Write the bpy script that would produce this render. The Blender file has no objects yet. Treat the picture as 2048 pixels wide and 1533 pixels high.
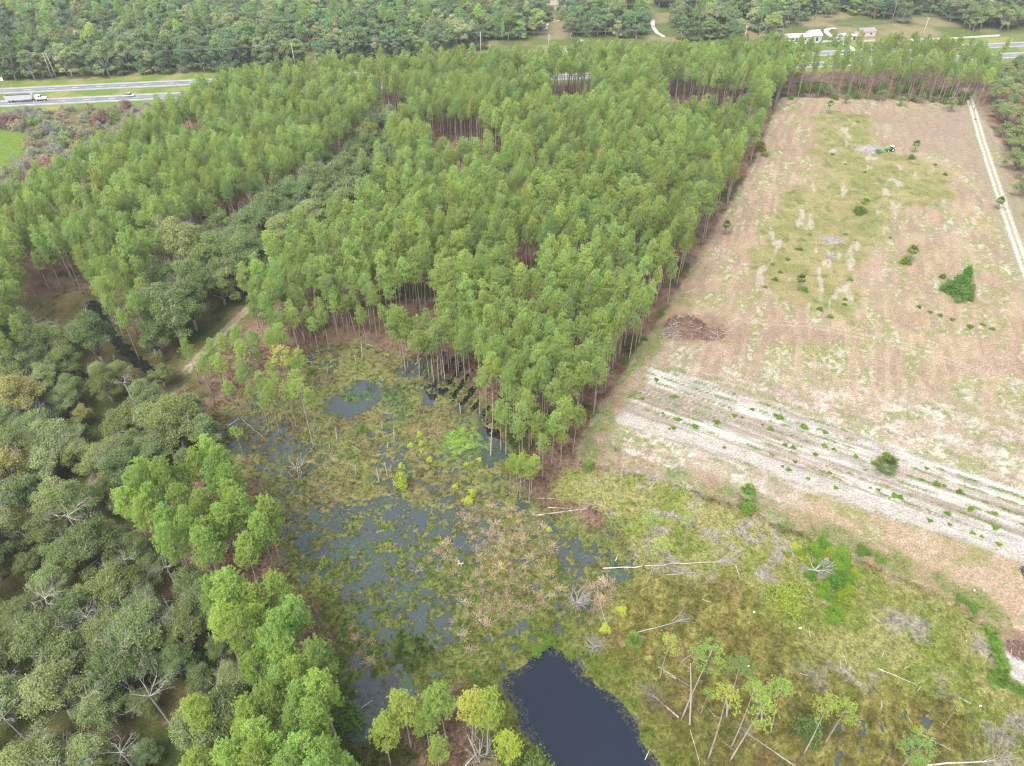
import bpy, math, random
import numpy as np
from mathutils import Vector, Matrix
# ------------------------------------------------------------------ camera, world, sun
S = bpy.context.scene
C = S.collection
PITCH = math.radians(39.0); CAMH = 118.0; FPX = 1421.0
cam_d = bpy.data.cameras.new("camera"); cam = bpy.data.objects.new("camera", cam_d); C.objects.link(cam)
cam.location = (0, 0, CAMH); cam.rotation_euler = (math.pi/2 - PITCH, 0, 0)
cam_d.sensor_width = 36.0; cam_d.lens = 36.0 * FPX / 2048.0; cam_d.clip_start = 1.0; cam_d.clip_end = 9000.0
S.camera = cam
SUN_EL = math.radians(58); SUN_AZ = math.radians(215)      # azimuth measured clockwise from +Y
W = bpy.data.worlds.new("World"); S.world = W; W.use_nodes = True
nt = W.node_tree; nt.nodes.clear()
sky = nt.nodes.new('ShaderNodeTexSky'); sky.sky_type = 'NISHITA'; sky.sun_disc = False
sky.sun_elevation = SUN_EL; sky.sun_rotation = SUN_AZ; sky.air_density = 1.0; sky.dust_density = 4.0
hs = nt.nodes.new('ShaderNodeHueSaturation'); hs.inputs['Saturation'].default_value = 0.38
bg = nt.nodes.new('ShaderNodeBackground'); bg.inputs['Strength'].default_value = 0.15
wo = nt.nodes.new('ShaderNodeOutputWorld')
nt.links.new(sky.outputs[0], hs.inputs['Color']); nt.links.new(hs.outputs[0], bg.inputs['Color']); nt.links.new(bg.outputs[0], wo.inputs[0])
sd = bpy.data.lights.new("sun", 'SUN'); sd.energy = 1.0; sd.angle = math.radians(30); sd.color = (1.0, 0.955, 0.9)
so = bpy.data.objects.new("sun", sd); C.objects.link(so)
_sv = Vector((math.sin(SUN_AZ)*math.cos(SUN_EL), math.cos(SUN_AZ)*math.cos(SUN_EL), math.sin(SUN_EL)))
so.rotation_euler = _sv.to_track_quat('Z', 'Y').to_euler(); so.location = (0, 0, 300)
S.view_settings.view_transform = 'Standard'; S.view_settings.look = 'None'; S.view_settings.gamma = 1.0
S.view_settings.exposure = 1.62
try:
    S.cycles.max_bounces = 7; S.cycles.diffuse_bounces = 5; S.cycles.glossy_bounces = 2
    S.cycles.transmission_bounces = 5; S.cycles.transparent_max_bounces = 4; S.cycles.volume_bounces = 0
    S.cycles.filter_width = 1.15; S.cycles.use_denoising = True; S.cycles.denoiser = 'OPENIMAGEDENOISE'; S.cycles.denoising_input_passes = 'RGB_ALBEDO_NORMAL'; S.cycles.denoising_prefilter = 'NONE'; S.cycles.use_adaptive_sampling = True; S.cycles.adaptive_threshold = 0.012
except Exception: pass

rng = np.random.default_rng(7); random.seed(7)
sP, cP = math.sin(PITCH), math.cos(PITCH)
def P(px, py, z=0.0):                                       # point of the place seen at a photo pixel, at height z
    u = (px-1024.0)/FPX; v = (py-766.5)/FPX
    dz = -sP - v*cP; t = (z-CAMH)/dz
    return (u*t, (cP - v*sP)*t)
def PX(x, y, z=0.0):                                        # numpy-friendly inverse
    dep = y*cP + (CAMH-z)*sP
    return 1024.0 + FPX*x/dep, 766.5 + FPX*(((CAMH-z)*cP - y*sP)/dep)
def PP(l, z=0.0): return [P(a, b, z) for a, b in l]
# ------------------------------------------------------------------ noise and masks (numpy)
def _h(ix, iy, s):
    h = (ix.astype(np.int64)*374761393 + iy.astype(np.int64)*668265263 + s*1442695041) & 0xffffffff
    h = ((h ^ (h >> 13))*1274126177) & 0xffffffff
    return ((h ^ (h >> 16)) & 0xffff)/65535.0
def vn(x, y, s=0):
    x0 = np.floor(x); y0 = np.floor(y); fx = x-x0; fy = y-y0
    fx = fx*fx*(3-2*fx); fy = fy*fy*(3-2*fy); x0 = x0.astype(np.int64); y0 = y0.astype(np.int64)
    a = _h(x0, y0, s); b = _h(x0+1, y0, s); c = _h(x0, y0+1, s); d = _h(x0+1, y0+1, s)
    return (a+(b-a)*fx)*(1-fy) + (c+(d-c)*fx)*fy
def fbm(x, y, sc, o=4, s=0, g=0.55):
    r = 0; a = 1.0; t = 0
    for k in range(o):
        r = r + a*vn(x/sc+17.3*k, y/sc-9.1*k, s+k*31); t += a; a *= g; sc = sc/2.03
    return r/t
def ss(a, b, v):
    t = np.clip((v-a)/(b-a), 0, 1); return t*t*(3-2*t)
def sdist(x, y, poly):                                      # > 0 inside
    d = np.full(x.shape, 1e18); ins = np.zeros(x.shape, bool); n = len(poly)
    for i in range(n):
        ax, ay = poly[i]; bx, by = poly[(i+1) % n]; ex, ey = bx-ax, by-ay
        l2 = ex*ex+ey*ey+1e-9
        t = np.clip(((x-ax)*ex+(y-ay)*ey)/l2, 0, 1)
        d = np.minimum(d, (x-ax-ex*t)**2+(y-ay-ey*t)**2)
        if ay != by:
            c = ((ay > y) != (by > y)) & (x < (bx-ax)*(y-ay)/(by-ay)+ax); ins ^= c
    d = np.sqrt(d); return np.where(ins, d, -d)
def ldist(x, y, line):                                      # distance to a polyline
    d = np.full(x.shape, 1e18)
    for i in range(len(line)-1):
        ax, ay = line[i]; bx, by = line[i+1]; ex, ey = bx-ax, by-ay
        t = np.clip(((x-ax)*ex+(y-ay)*ey)/(ex*ex+ey*ey+1e-9), 0, 1)
        d = np.minimum(d, (x-ax-ex*t)**2+(y-ay-ey*t)**2)
    return np.sqrt(d)
# ------------------------------------------------------------------ the map: outlines of the place, as points on the ground
FIELD = PP([(1560,195),(1640,196),(1780,200),(1940,205),(1975,250),(2200,500),(2700,1000),(2700,1500),(2048,1300),(1975,1255),(1930,1215),(1850,1180),(1740,1130),(1640,1080),(1560,1050),(1500,1020),(1400,985),(1300,955),(1225,935),(1165,925),(1150,900),(1200,815),(1240,765),(1270,705),(1330,630),(1382,540),(1450,425),(1510,320)])
ROWS = PP([(1292,735),(1420,762),(1560,812),(1720,868),(1900,930),(2048,985),(2500,1150),(2500,1270),(2048,1125),(1900,1075),(1750,1030),(1600,975),(1440,915),(1330,880),(1240,845),(1255,800)])
ROADSTRIP = PP([(1245,838),(1330,862),(1440,893),(1600,955),(1750,1010),(1900,1055),(2100,1118),(2500,1240)])
MARSH = PP([(640,690),(720,680),(790,690),(830,715),(900,745),(985,800),(990,860),(1010,930),(1050,985),(1120,1010),(1230,1050),(1290,1110),(1250,1180),(1200,1230),(1130,1270),(1060,1290),(1010,1330),(960,1350),(880,1370),(800,1400),(770,1470),(720,1450),(700,1380),(650,1300),(600,1200),(560,1110),(520,1020),(470,930),(430,860),(420,810),(520,760),(580,730)])
POND = PP([(1100,1298),(1128,1306),(1150,1325),(1168,1352),(1196,1368),(1215,1388),(1240,1408),(1262,1440),(1283,1470),(1300,1500),(1325,1550),(1380,1640),(1240,1700),(1130,1640),(1100,1560),(1088,1515),(1068,1488),(1044,1448),(1040,1420),(1018,1388),(1012,1368),(1022,1348),(1046,1338),(1060,1315),(1078,1302)])
WATERS = [(PP([(668,790),(700,768),(730,758),(765,768),(772,790),(760,805),(725,822),(690,825),(672,815)]), 1.0),
 (PP([(800,740),(815,725),(835,735),(830,760),(805,770)]), .9), (PP([(835,775),(860,775),(872,800),(862,825),(840,800)]), .8),
 (PP([(560,1040),(640,1010),(800,1000),(900,1010),(960,1040),(1000,1060),(960,1100),(900,1130),(870,1180),(910,1240),(900,1280),(820,1290),(760,1270),(700,1220),(640,1150),(590,1100)]), .62),
 (PP([(720,1400),(740,1370),(790,1340),(800,1380),(770,1410),(745,1460),(722,1455)]), .95),
 (PP([(1080,1050),(1180,1080),(1250,1120),(1240,1170),(1190,1160),(1100,1120)]), .5),
 (PP([(960,855),(1000,860),(1010,920),(980,940),(950,900)]), .8),
 (PP([(760,860),(800,880),(820,960),(760,1000),(740,940)]), .4), (PP([(850,960),(950,960),(960,1010),(880,1020)]), .45),
 (PP([(500,980),(560,1000),(600,1060),(560,1090),(510,1010)]), .5)]
DITCH = PP([(180,606),(205,640),(222,675),(240,690),(275,722),(300,745),(322,762)])
PATH = PP([(628,95),(640,112),(626,135),(700,200),(810,265),(795,300),(750,345),(720,380),(690,425),(640,490),(560,560),(505,610),(450,660),(415,695),(370,745),(330,775),(260,830),(205,915),(190,950),(165,1040),(150,1095),(115,1160),(60,1215),(0,1275),(-60,1330)])
TRACK = PP([(1932,180),(1945,215),(1965,285),(1990,360),(2015,435),(2048,530),(2090,640)])
HWY1 = PP([(-500,207),(0,183),(370,165),(905,133),(1280,118),(1700,104.5),(2048,92),(2500,78)])
HWY2 = PP([(-500,238),(0,209.5),(340,191),(905,157),(1280,139),(1700,124.5),(2048,112),(2500,96)])
def straight(l):                                            # a straight road fitted through the seen points
    a = np.array(l); m = a.mean(0); u, s, v = np.linalg.svd(a-m); d = v[0]*np.sign(v[0][0])
    return m, d
_m2, HD = straight(HWY2[1:3]+HWY2[5:7])
HN = np.array([-HD[1], HD[0]])
_m1 = np.array(HWY1[1])
_off = 0.5*((np.array(HWY1[1])-_m2)@HN + (np.array(HWY1[5])-_m2)@HN)
def hw(s, o): return _m2 + HD*s + HN*o
# plantation outlines (tree bases)
RPL = PP([(1562,198),(1510,320),(1450,425),(1382,540),(1325,635),(1268,708),(1238,768),(1198,815),(1152,895),(1128,940),(1080,985),(1035,1000),(1005,935),(988,870),(985,820),(950,785),(905,790),(858,772),(832,742),(800,715),(740,712),(680,705),(640,718),(600,742),(560,752),(470,700),(520,640),(600,560),(690,470),(735,400),(790,330),(830,280),(790,235),(700,190),(900,180),(1100,172),(1300,162),(1560,150),(1600,150)])
LPL = PP([(440,222),(550,205),(690,190),(740,225),(790,270),(770,300),(700,345),(640,410),(560,450),(480,490),(400,535),(350,585),(330,640),(315,700),(290,740),(240,690),(190,610),(150,580),(90,620),(60,690),(0,650),(-60,640),(-200,480),(0,470),(100,440),(200,395),(270,340),(360,285)])
LPL2 = PP([(-200,640),(0,640),(70,650),(95,700),(60,790),(-60,820),(-200,800)])
MLG = PP([(360,790),(400,760),(470,720),(560,760),(640,800),(650,880),(600,890),(560,860),(520,900),(470,900),(430,860)])
TOPB = PP([(1562,200),(1700,200),(1830,208),(1935,222),(1965,215),(1985,165),(1900,140),(1700,146),(1560,152)])
HOLES = [PP(h) for h in [[(1085,205),(1180,200),(1185,270),(1100,275)],[(1310,205),(1490,230),(1495,300),(1330,290)],[(845,290),(960,300),(1010,340),(1000,385),(870,380)],[(790,690),(830,640),(860,640),(880,700),(850,760)],[(380,300),(420,300),(430,340),(390,340)],[(1020,560),(1075,560),(1080,620),(1040,650)]]]
# oaks
OAKB = PP([(775,265),(700,330),(640,400),(560,440),(480,480),(400,520),(350,570),(325,640),(318,700),(338,750),(395,738),(440,680),(500,612),(600,540),(700,450),(745,385),(805,300)])
OAKL = PP([(-150,740),(0,730),(100,720),(220,720),(280,760),(330,800),(400,830),(440,900),(380,950),(280,950),(270,1060),(320,1150),(400,1180),(440,1250),(470,1340),(500,1440),(470,1530),(440,1650),(200,1700),(-200,1650),(-200,1100)])
GLADES = [PP(h) for h in [[(110,940),(150,930),(170,990),(130,1050),(100,1010)],[(300,1070),(370,1090),(360,1170),(310,1160)],[(140,1120),(185,1120),(195,1190),(150,1210)],[(300,1370),(325,1350),(330,1390),(305,1410)],[(420,1450),(470,1470),(420,1510),(380,1490)],[(20,1500),(100,1480),(110,1560),(0,1580)],[(10,1260),(60,1250),(50,1300),(0,1310)]]]
SCR = PP([(1130,938),(1225,940),(1300,958),(1400,990),(1500,1023),(1560,1053),(1640,1085),(1740,1135),(1850,1185),(1930,1220),(1975,1260),(2010,1340),(2100,1400),(2400,1800),(1250,1850),(1240,1450),(1170,1320),(1110,1280),(1200,1220),(1250,1100),(1180,1010),(1080,1000)])
D1 = np.array([.36, .933])                                   # direction of the planted rows
DR = np.array([.862, -.507])                                 # direction of the tilled rows
def lerp(a, b, m): return a + (b-a)*m[..., None]
def mixc(x, y, sc, c1, c2, s=0, lo=.35, hi=.65, o=3):
    return lerp(np.broadcast_to(np.array(c1), x.shape+(3,)), np.array(c2), ss(lo, hi, fbm(x, y, sc, o, s)))
GREENF = PP([(-200,275),(0,262),(50,262),(60,290),(25,320),(0,345),(-200,380)])
SHRUBF = PP([(-300,240),(0,222),(150,215),(330,212),(395,212),(330,275),(260,335),(200,395),(100,440),(0,470),(-300,520)])
FIELDGREEN = PP([(1625,222),(1745,232),(1760,300),(1900,330),(1905,400),(1760,440),(1700,640),(1580,600),(1495,555),(1520,480),(1560,400),(1640,330),(1620,300)])
PINKTOP = PP([(1750,225),(1935,215),(1990,400),(1940,330),(1800,290)])
BROWNP = PP([(1335,632),(1420,630),(1470,650),(1475,675),(1420,690),(1350,680),(1325,655)])
SCRUBB = PP([(1230,1160),(1330,1140),(1450,1150),(1500,1230),(1560,1310),(1700,1370),(1900,1380),(1960,1480),(1990,1700),(1400,1700),(1310,1500),(1250,1380),(1190,1300),(1200,1230)])
BRSAND = PP([(1990,1272),(2010,1262),(2120,1290),(2120,1400),(2048,1372),(2020,1352),(2005,1310)])
GRSTRIP = PP([(1978,1255),(1992,1290),(2008,1330),(2003,1352),(1990,1362),(2100,1400)])
LITTERB = PP([(470,690),(560,640),(640,620),(660,680),(600,740),(530,760)])
LITTERC = PP([(640,1440),(700,1440),(760,1500),(1040,1480),(1060,1700),(500,1700),(560,1530)])
DUCK = [(PP([(915,845),(945,840),(960,860),(970,890),(965,920),(900,930),(880,900)]), (.17,.26,.11)),
        (PP([(775,770),(800,765),(830,800),(820,840),(780,820)]), (.13,.19,.07)),
        (PP([(675,785),(700,775),(745,785),(740,805),(705,800),(680,800)]), (.13,.22,.07)),
        (PP([(895,866),(925,858),(955,868),(960,885),(938,902),(905,908),(888,890)]), (.25,.42,.075))]
DARKMAT = PP([(775,1300),(800,1265),(850,1262),(880,1290),(875,1325),(840,1345),(800,1350),(785,1325)])
HX, HY = HN
GAIN = .49
def ground(x, y):
    x = np.asarray(x, float); y = np.asarray(y, float)
    n1 = fbm(x, y, 9, 4, 1); n2 = fbm(x, y, 2.2, 4, 2); n3 = fbm(x, y, 40, 3, 3); n0 = vn(x/.7, y/.7, 5); nf = fbm(x, y, .9, 2, 77)
    z = np.zeros(x.shape)
    # base: pine straw with patches of low green
    c = mixc(x, y, 3, (.24,.15,.11), (.34,.23,.17), 4)
    c = lerp(c, np.array((.10,.115,.035)), ss(.55, .68, fbm(x, y, 12, 4, 9)))
    # oak understorey
    for poly in (OAKB, OAKL):
        m = ss(-3, 3, sdist(x, y, poly)+(n1-.5)*14)
        c = lerp(c, mixc(x, y, 6, (.085,.115,.03), (.17,.155,.065), 11), m)
    for g in GLADES:
        m = ss(-1.5, 1.5, sdist(x, y, g)+(n1-.5)*8)*.8
        c = lerp(c, mixc(x, y, 4, (.115,.15,.04), (.22,.17,.085), 12), m)
    # beyond the highway and the verges
    o = (x-_m2[0])*HX+(y-_m2[1])*HY
    far = ss(28, 34, o+(n1-.5)*5)
    c = lerp(c, mixc(x, y, 25, (.155,.20,.06), (.34,.29,.16), 13, .4, .62), far)
    verge = ss(-17, -13, o+(n1-.5)*5)*(1-ss(38, 46, o+(n1-.5)*8))
    c = lerp(c, mixc(x, y, 12, (.20,.29,.055), (.36,.37,.12), 14, .4, .7), verge)
    fg = fbm(x, y, 30, 3, 61)
    # left clearing
    c = lerp(c, mixc(x, y, 5, (.17,.19,.08), (.24,.20,.12), 15), ss(-4, 4, sdist(x, y, SHRUBF)+(n1-.5)*12)*(1-verge))
    c = lerp(c, mixc(x, y, 5, (.15,.27,.03), (.20,.30,.05), 16), ss(-3, 3, sdist(x, y, GREENF)+(n1-.5)*10)*(1-verge))
    # scrub, bottom right
    fs = sdist(x, y, FIELD)
    px, py = PX(x, y)
    u = x*D1[0]+y*D1[1]; w = x*D1[1]-y*D1[0]
    scr = ss(-1.5, 2, sdist(x, y, SCR)+(n1-.5)*5)
    rowst = fbm(w, u*.12, 2.6, 3, 22)
    sc = mixc(x, y, 7, (.30,.34,.09), (.42,.40,.17), 20)
    sc = lerp(sc, np.array((.46,.41,.38)), ss(.57, .70, fbm(x, y, 5, 4, 21))*.8)
    sb = mixc(x, y, 2.2, (.25,.215,.07), (.38,.35,.11), 23, .38, .62)
    sb = lerp(sb, np.array((.20,.21,.06)), ss(.55, .68, fbm(w, u*.5, 1.6, 3, 99))*.7); sb = lerp(sb, np.array((.32,.22,.13)), ss(.58, .75, fbm(x, y, 6, 3, 24))*.6)
    sb = lerp(sb, np.array((.085,.085,.04)), ss(.62, .78, rowst)*.30)
    sc = lerp(sc, sb, ss(-4, 4, sdist(x, y, SCRUBB)+(n1-.5)*14))
    c = lerp(c, sc, scr)
    # cleared field
    r = x*DR[0]+y*DR[1]; q = x*DR[1]*-1+y*DR[0]            # along / across the tilled rows
    st = fbm(w*1.0, u*.22, 2.4, 4, 30); st2 = fbm(r*.14, q, .9, 3, 31); stx = vn(w/2.6, u/40, 32)
    f = mixc(x, y, 14, (.50,.42,.30), (.46,.36,.28), 33, .35, .65); f = f*np.array((.97,.92,.90))*(.90+.2*ss(.3, .7, vn(w/1.3, u/9, 71)))[..., None]
    f = lerp(f, np.array((.31,.34,.13)), ss(.49, .62, .5*n1+.5*st)*.75)
    f = lerp(f, np.array((.70,.64,.58)), ss(.58, .72, .4*st+.42*nf+.18*n1+.03)*.75)
    f = lerp(f, np.array((.46,.31,.22)), ss(.58, .75, fbm(x, y, 11, 3, 34))*.35)
    g = mixc(x, y, 5, (.27,.29,.09), (.40,.36,.17), 35)
    g = lerp(g, np.array((.14,.21,.05)), ss(.64, .74, fbm(x, y, 3, 3, 36))*.8)
    g = lerp(g, np.array((.62,.57,.50)), ss(.66, .76, fbm(w, u*.3, 3, 3, 39))*.8)
    f = lerp(f, g, ss(-3, 3, sdist(x, y, FIELDGREEN)+(n1-.5)*16)*.85)
    f = lerp(f, np.array((.40,.31,.25))*(.85+.3*st2[..., None]), ss(-3, 3, sdist(x, y, PINKTOP)+(n1-.5)*14)*.7)
    lo = ss(-14, 10, 170-(y+x*.33)+(n1-.5)*20)*ss(-2, 3, 0*x+q*0+1)
    lowf = lerp(mixc(x, y, 3, (.56,.475,.41), (.45,.38,.32), 37, .4, .6), np.array((.26,.34,.12)), ss(.47, .56, .6*fbm(x, y, 3.5, 4, 38)+.4*st2)*.75)
    lowf = lerp(lowf, np.array((.80,.76,.72)), ss(.50, .64, .5*nf+.5*fbm(x, y, 5, 3, 40))*.85)
    lowf = lowf*(.86+.28*ss(.35, .7, .5*vn(q/1.1, r/25, 74)+.5*fbm(q*1.0, r*.25, 1.4, 3, 75)))[..., None]
    f = lerp(f, lowf, lo)
    # reddish strip below the tilled rows
    f2 = mixc(x, y, 5, (.50,.38,.27), (.36,.335,.16), 41, .42, .62)
    f2 = lerp(f2, np.array((.62,.54,.46)), ss(.60, .75, nf)*.6)
    rs = sdist(x, y, ROWS)
    below = ss(-1, 1, -(q - (np.interp(r, [np.dot(p, DR) for p in ROADSTRIP], [-p[0]*DR[1]+p[1]*DR[0] for p in ROADSTRIP]))) - 1.5)
    f = lerp(f, f2, below*ss(0, 6, r+2))
    tracks = (np.abs(np.abs(ldist(x, y, PP([(1380,705),(1480,640),(1620,650),(1800,690),(2048,770),(2300,850)])))-1.0) < .45)
    f = lerp(f, np.array((.60,.51,.42)), tracks*.5)
    # tilled rows: bare white sand with weedy ridges
    mr = ss(-1, 1, rs+(n2-.5)*2)
    ph = q/2.9+(fbm(r, q, 30, 2, 42)-.5)*.5; band = .5+.5*np.cos(ph*6.283)
    fine = ss(.25, .75, vn(q/.55+3, r/60, 72)*.7+.3*vn(q/.3, r/6, 73))
    t = mixc(r*.2, q, 1.6, (.56,.52,.48), (.80,.77,.73), 43, .35, .6)
    t = lerp(t, np.array((.47,.38,.33)), ss(.46, .60, .5*fbm(r*.5, q*2, 9, 3, 47)+.5*vn(q/.75, r/40, 79))*.8)
    t = t*(1-.28*fine[..., None])
    weed = ss(.86, .97, band+(fbm(r, q, 1.3, 3, 44)-.5)*.55)*ss(.30, .48, fbm(r*.5, q*.3, 3, 3, 45))
    t = lerp(t, mixc(x, y, 4, (.17,.28,.05), (.27,.28,.10), 46), weed*.9)
    f = lerp(f, t, mr)
    z = z + mr*(weed*.18 - .03*fine)
    ds = ldist(x, y, ROADSTRIP)
    strip = 1-ss(1.7, 2.3, ds+(n2-.5)*.8)
    f = lerp(f, np.array((.60,.555,.52))*(.9+.2*n0[..., None]), strip)
    f = lerp(f, mixc(x, y, 1.5, (.30,.19,.14), (.38,.26,.20), 48), ss(-3.5, 3, sdist(x, y, BROWNP)+(n1-.5)*9)*.75)
    f = f*.99
    fm = ss(-1.0, 1.0, fs+(n2-.5)*2.5)*(1-ss(-1, 1, -2+0*x+0))
    c = lerp(c, f, fm)
    c = lerp(c, mixc(x, y, 1.2, (.52,.50,.48), (.66,.64,.60), 49), ss(-.6, .6, sdist(x, y, BRSAND)+(n2-.5)*2))
    c = lerp(c, np.array((.30,.18,.12)), (1-ss(2.5, 4, np.hypot(x-P(2035,1290)[0], y-P(2035,1290)[1])+(n2-.5)*2))*.8)
    c = lerp(c, np.array((.17,.28,.055)), (1-ss(.8, 1.8, ldist(x, y, GRSTRIP)+(n2-.5)*1.6)))
    # edge strip of grass and straw at the forest's foot
    eg = (1-ss(1.5, 4, np.abs(fs-3)+(n1-.5)*4))*(w < 60)*(y < 190)
    c = lerp(c, mixc(x, y, 4, (.18,.25,.06), (.38,.27,.18), 50), eg*.7)
    # sand track two ruts
    dt = ldist(x, y, TRACK)
    c = lerp(c, np.array((.40,.37,.26)), (1-ss(3, 6, dt+(n1-.5)*3))*.6)
    c = lerp(c, np.array((.74,.70,.64)), (1-ss(.45, .75, np.abs(dt-1.0)+(n2-.5)*.3)))
    # woodland path
    dp = ldist(x, y, PATH)
    c = lerp(c, mixc(x, y, 3, (.17,.21,.06), (.26,.23,.11), 51), (1-ss(3.2, 5, dp+(n1-.5)*3))*.9)
    c = lerp(c, mixc(x, y, 2, (.44,.36,.27), (.56,.48,.38), 52), (1-ss(1.0, 1.5, dp+(n2-.5)*1.2))*(1-.5*(dp < .25)))
    # marsh
    ms = sdist(x, y, MARSH)
    mm = ss(-2.5, 2.5, ms+(n1-.5)*10)
    mc = mixc(x, y, 8, (.235,.255,.095), (.215,.195,.09), 53, .42, .62)
    mc = lerp(mc, np.array((.31,.31,.12)), ss(.50, .68, fbm(x, y, 1.6, 3, 54))*.8)
    mc = lerp(mc, np.array((.30,.24,.15)), ss(.60, .75, fbm(x, y, 4, 3, 55))*.45)
    nw = fbm(x, y, 11, 3, 56)
    leftside = ss(-8, 3, -(x+24))*ss(-5, 5, 122-y)
    south = 1-ss(88, 100, y+(n1-.5)*14)
    mc = lerp(mc, mixc(x, y, 2, (.17,.21,.05), (.25,.28,.08), 57), south*.7)
    c = lerp(c, mc, mm)
    gring = (1-ss(3, 11, -sdist(x, y, POND)+(n1-.5)*7))
    c = lerp(c, mixc(x, y, 2.2, (.18,.23,.045), (.26,.28,.08), 58), gring*.9)
    wv = np.full(x.shape, .05)
    for poly, a in [(WATERS[0][0], 1.6)]+WATERS[1:]: wv = np.maximum(wv, a*ss(-3, 2.5, sdist(x, y, poly)+(n1-.5)*7))
    wv = np.maximum(wv, .27*mm*ss(.35, .6, nw))
    # water lying between the flooded planted rows
    fl = ss(-2, 3, sdist(x, y, PP([(820,690),(880,690),(950,740),(1000,850),(960,850),(890,800),(830,770)])) + (n1-.5)*4)
    fl = np.maximum(fl, ss(-2, 3, sdist(x, y, PP([(440,820),(560,820),(620,860),(640,920),(600,960),(480,900)])) + (n1-.5)*5))
    fl = np.maximum(fl, .52*ss(-2, 3, sdist(x, y, PP([(1640,1440),(1800,1400),(1900,1390),(1910,1500),(1850,1560),(1650,1560)])) + (n1-.5)*5))
    furrow = .5+.5*np.cos(w*6.283/3.4+(n1-.5)*2)
    wv = np.maximum(wv, fl*ss(.55, .9, furrow+(n2-.5)*.7)*.85)
    c = lerp(c, np.array((.12,.085,.05)), fl*(1-ss(.3, .7, furrow))*.5)
    wet = ss(-.07, .07, wv - np.clip((fbm(x, y, 1.7, 4, 59, .75)-.5)*2.6+.5, .14, .9))
    wet = wet*ss(.3, .6, np.maximum(mm, fl))
    for poly, col in DUCK:
        m = ss(-2, 1.0, sdist(x, y, poly)+(n2-.5)*5)*ss(.36, .5, fbm(x, y, .8, 2, 60))*1.0; wet = wet*(1-m)
        c = lerp(c, np.array(col)*(.85+.3*n0[..., None]), m)
    m = ss(-1, 1, sdist(x, y, DARKMAT)+(n2-.5)*5); c = lerp(c, np.array((.055,.075,.02)), m*.85); wet = wet*(1-m*.6)
    wg = ss(.58, .66, fbm(x, y, 1.2, 3, 62))*(y < 100)*(x > -38)*(x < -4)*mm
    c = lerp(c, np.array((.13,.22,.055)), wg*.8)
    # dark ditch
    c = lerp(c, mixc(x, y, 3, (.17,.17,.07), (.25,.21,.10), 64), ss(-3, 3, sdist(x, y, PP([(-60,640),(60,600),(150,570),(200,600),(340,760),(250,740),(60,700),(-60,720)]))+(n1-.5)*8)*.85)
    dd = ldist(x, y, DITCH)
    dm = 1-ss(1.0, 1.9, dd+(n2-.5)*2.6)
    c = lerp(c, np.array((.12,.11,.045)), 1-ss(4, 9, dd+(n1-.5)*5))
    wet = np.maximum(wet, dm)
    pd = sdist(x, y, POND)+(fbm(x, y, 3, 3, 63)-.5)*2.6+(nf-.5)*1.2
    z = z + mm*.10*(n0-.3)*(wet < .5)
    z = z - .42*wet
    z = np.where(pd > -.6, np.minimum(z, -(pd+.6)*.55), z); z = np.maximum(z, -2.5)
    c = lerp(c, np.array((.03,.03,.02)), ss(0, .6, pd))
    flat = (1-mm)*(1-ss(-16, -10, o)); z = z + flat*((n1-.5)*.5+(n2-.5)*.16)*ss(3, 8, np.abs(pd))*(1-mr)
    c = np.clip(c*GAIN, 0, .8)
    z = np.where((wet < .3) & (pd < -.6) & (fl < .3), np.maximum(z, -.06), z)
    return c, z, wet
# ------------------------------------------------------------------ materials
def mat(name):
    m = bpy.data.materials.new(name); m.use_nodes = True; t = m.node_tree; b = t.nodes['Principled BSDF']
    b.inputs['Specular IOR Level'].default_value = .25
    return m, t, b
def nd(t, k, **kw):
    n = t.nodes.new(k)
    for a, v in kw.items():
        if hasattr(n, a): setattr(n, a, v)
        else: n.inputs[a.replace('_', ' ')].default_value = v
    return n
def ramp(t, fac, cols):
    r = t.nodes.new('ShaderNodeValToRGB'); e = r.color_ramp.elements
    while len(e) < len(cols): e.new(.5)
    for i, (p, c) in enumerate(cols): e[i].position = p; e[i].color = (*c, 1)
    t.links.new(fac, r.inputs[0]); return r.outputs[0]
def mul(t, a, b, fac=1.0, mode='MULTIPLY'):
    m = t.nodes.new('ShaderNodeMix'); m.data_type = 'RGBA'; m.blend_type = mode; m.inputs[0].default_value = fac
    t.links.new(a, m.inputs[6])
    if isinstance(b, tuple): m.inputs[7].default_value = (*b, 1)
    else: t.links.new(b, m.inputs[7])
    return m.outputs[2]
def flat_mat(name, col, rough=.7, noise=.25, scale=3.0, metal=0.0, bump=0.0):
    m, t, b = mat(name); b.inputs['Roughness'].default_value = rough; b.inputs['Metallic'].default_value = metal
    tc = nd(t, 'ShaderNodeTexCoord'); n = nd(t, 'ShaderNodeTexNoise', Scale=scale, Detail=5.0, Roughness=.65)
    t.links.new(tc.outputs['Object'], n.inputs['Vector'])
    lo = tuple(max(0, c*(1-noise)) for c in col); hi = tuple(min(1, c*(1+noise)) for c in col)
    t.links.new(ramp(t, n.outputs['Fac'], [(.3, lo), (.7, hi)]), b.inputs['Base Color'])
    if bump:
        bp = nd(t, 'ShaderNodeBump', Strength=bump, Distance=.1); t.links.new(n.outputs['Fac'], bp.inputs['Height']); t.links.new(bp.outputs[0], b.inputs['Normal'])
    return m
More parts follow.
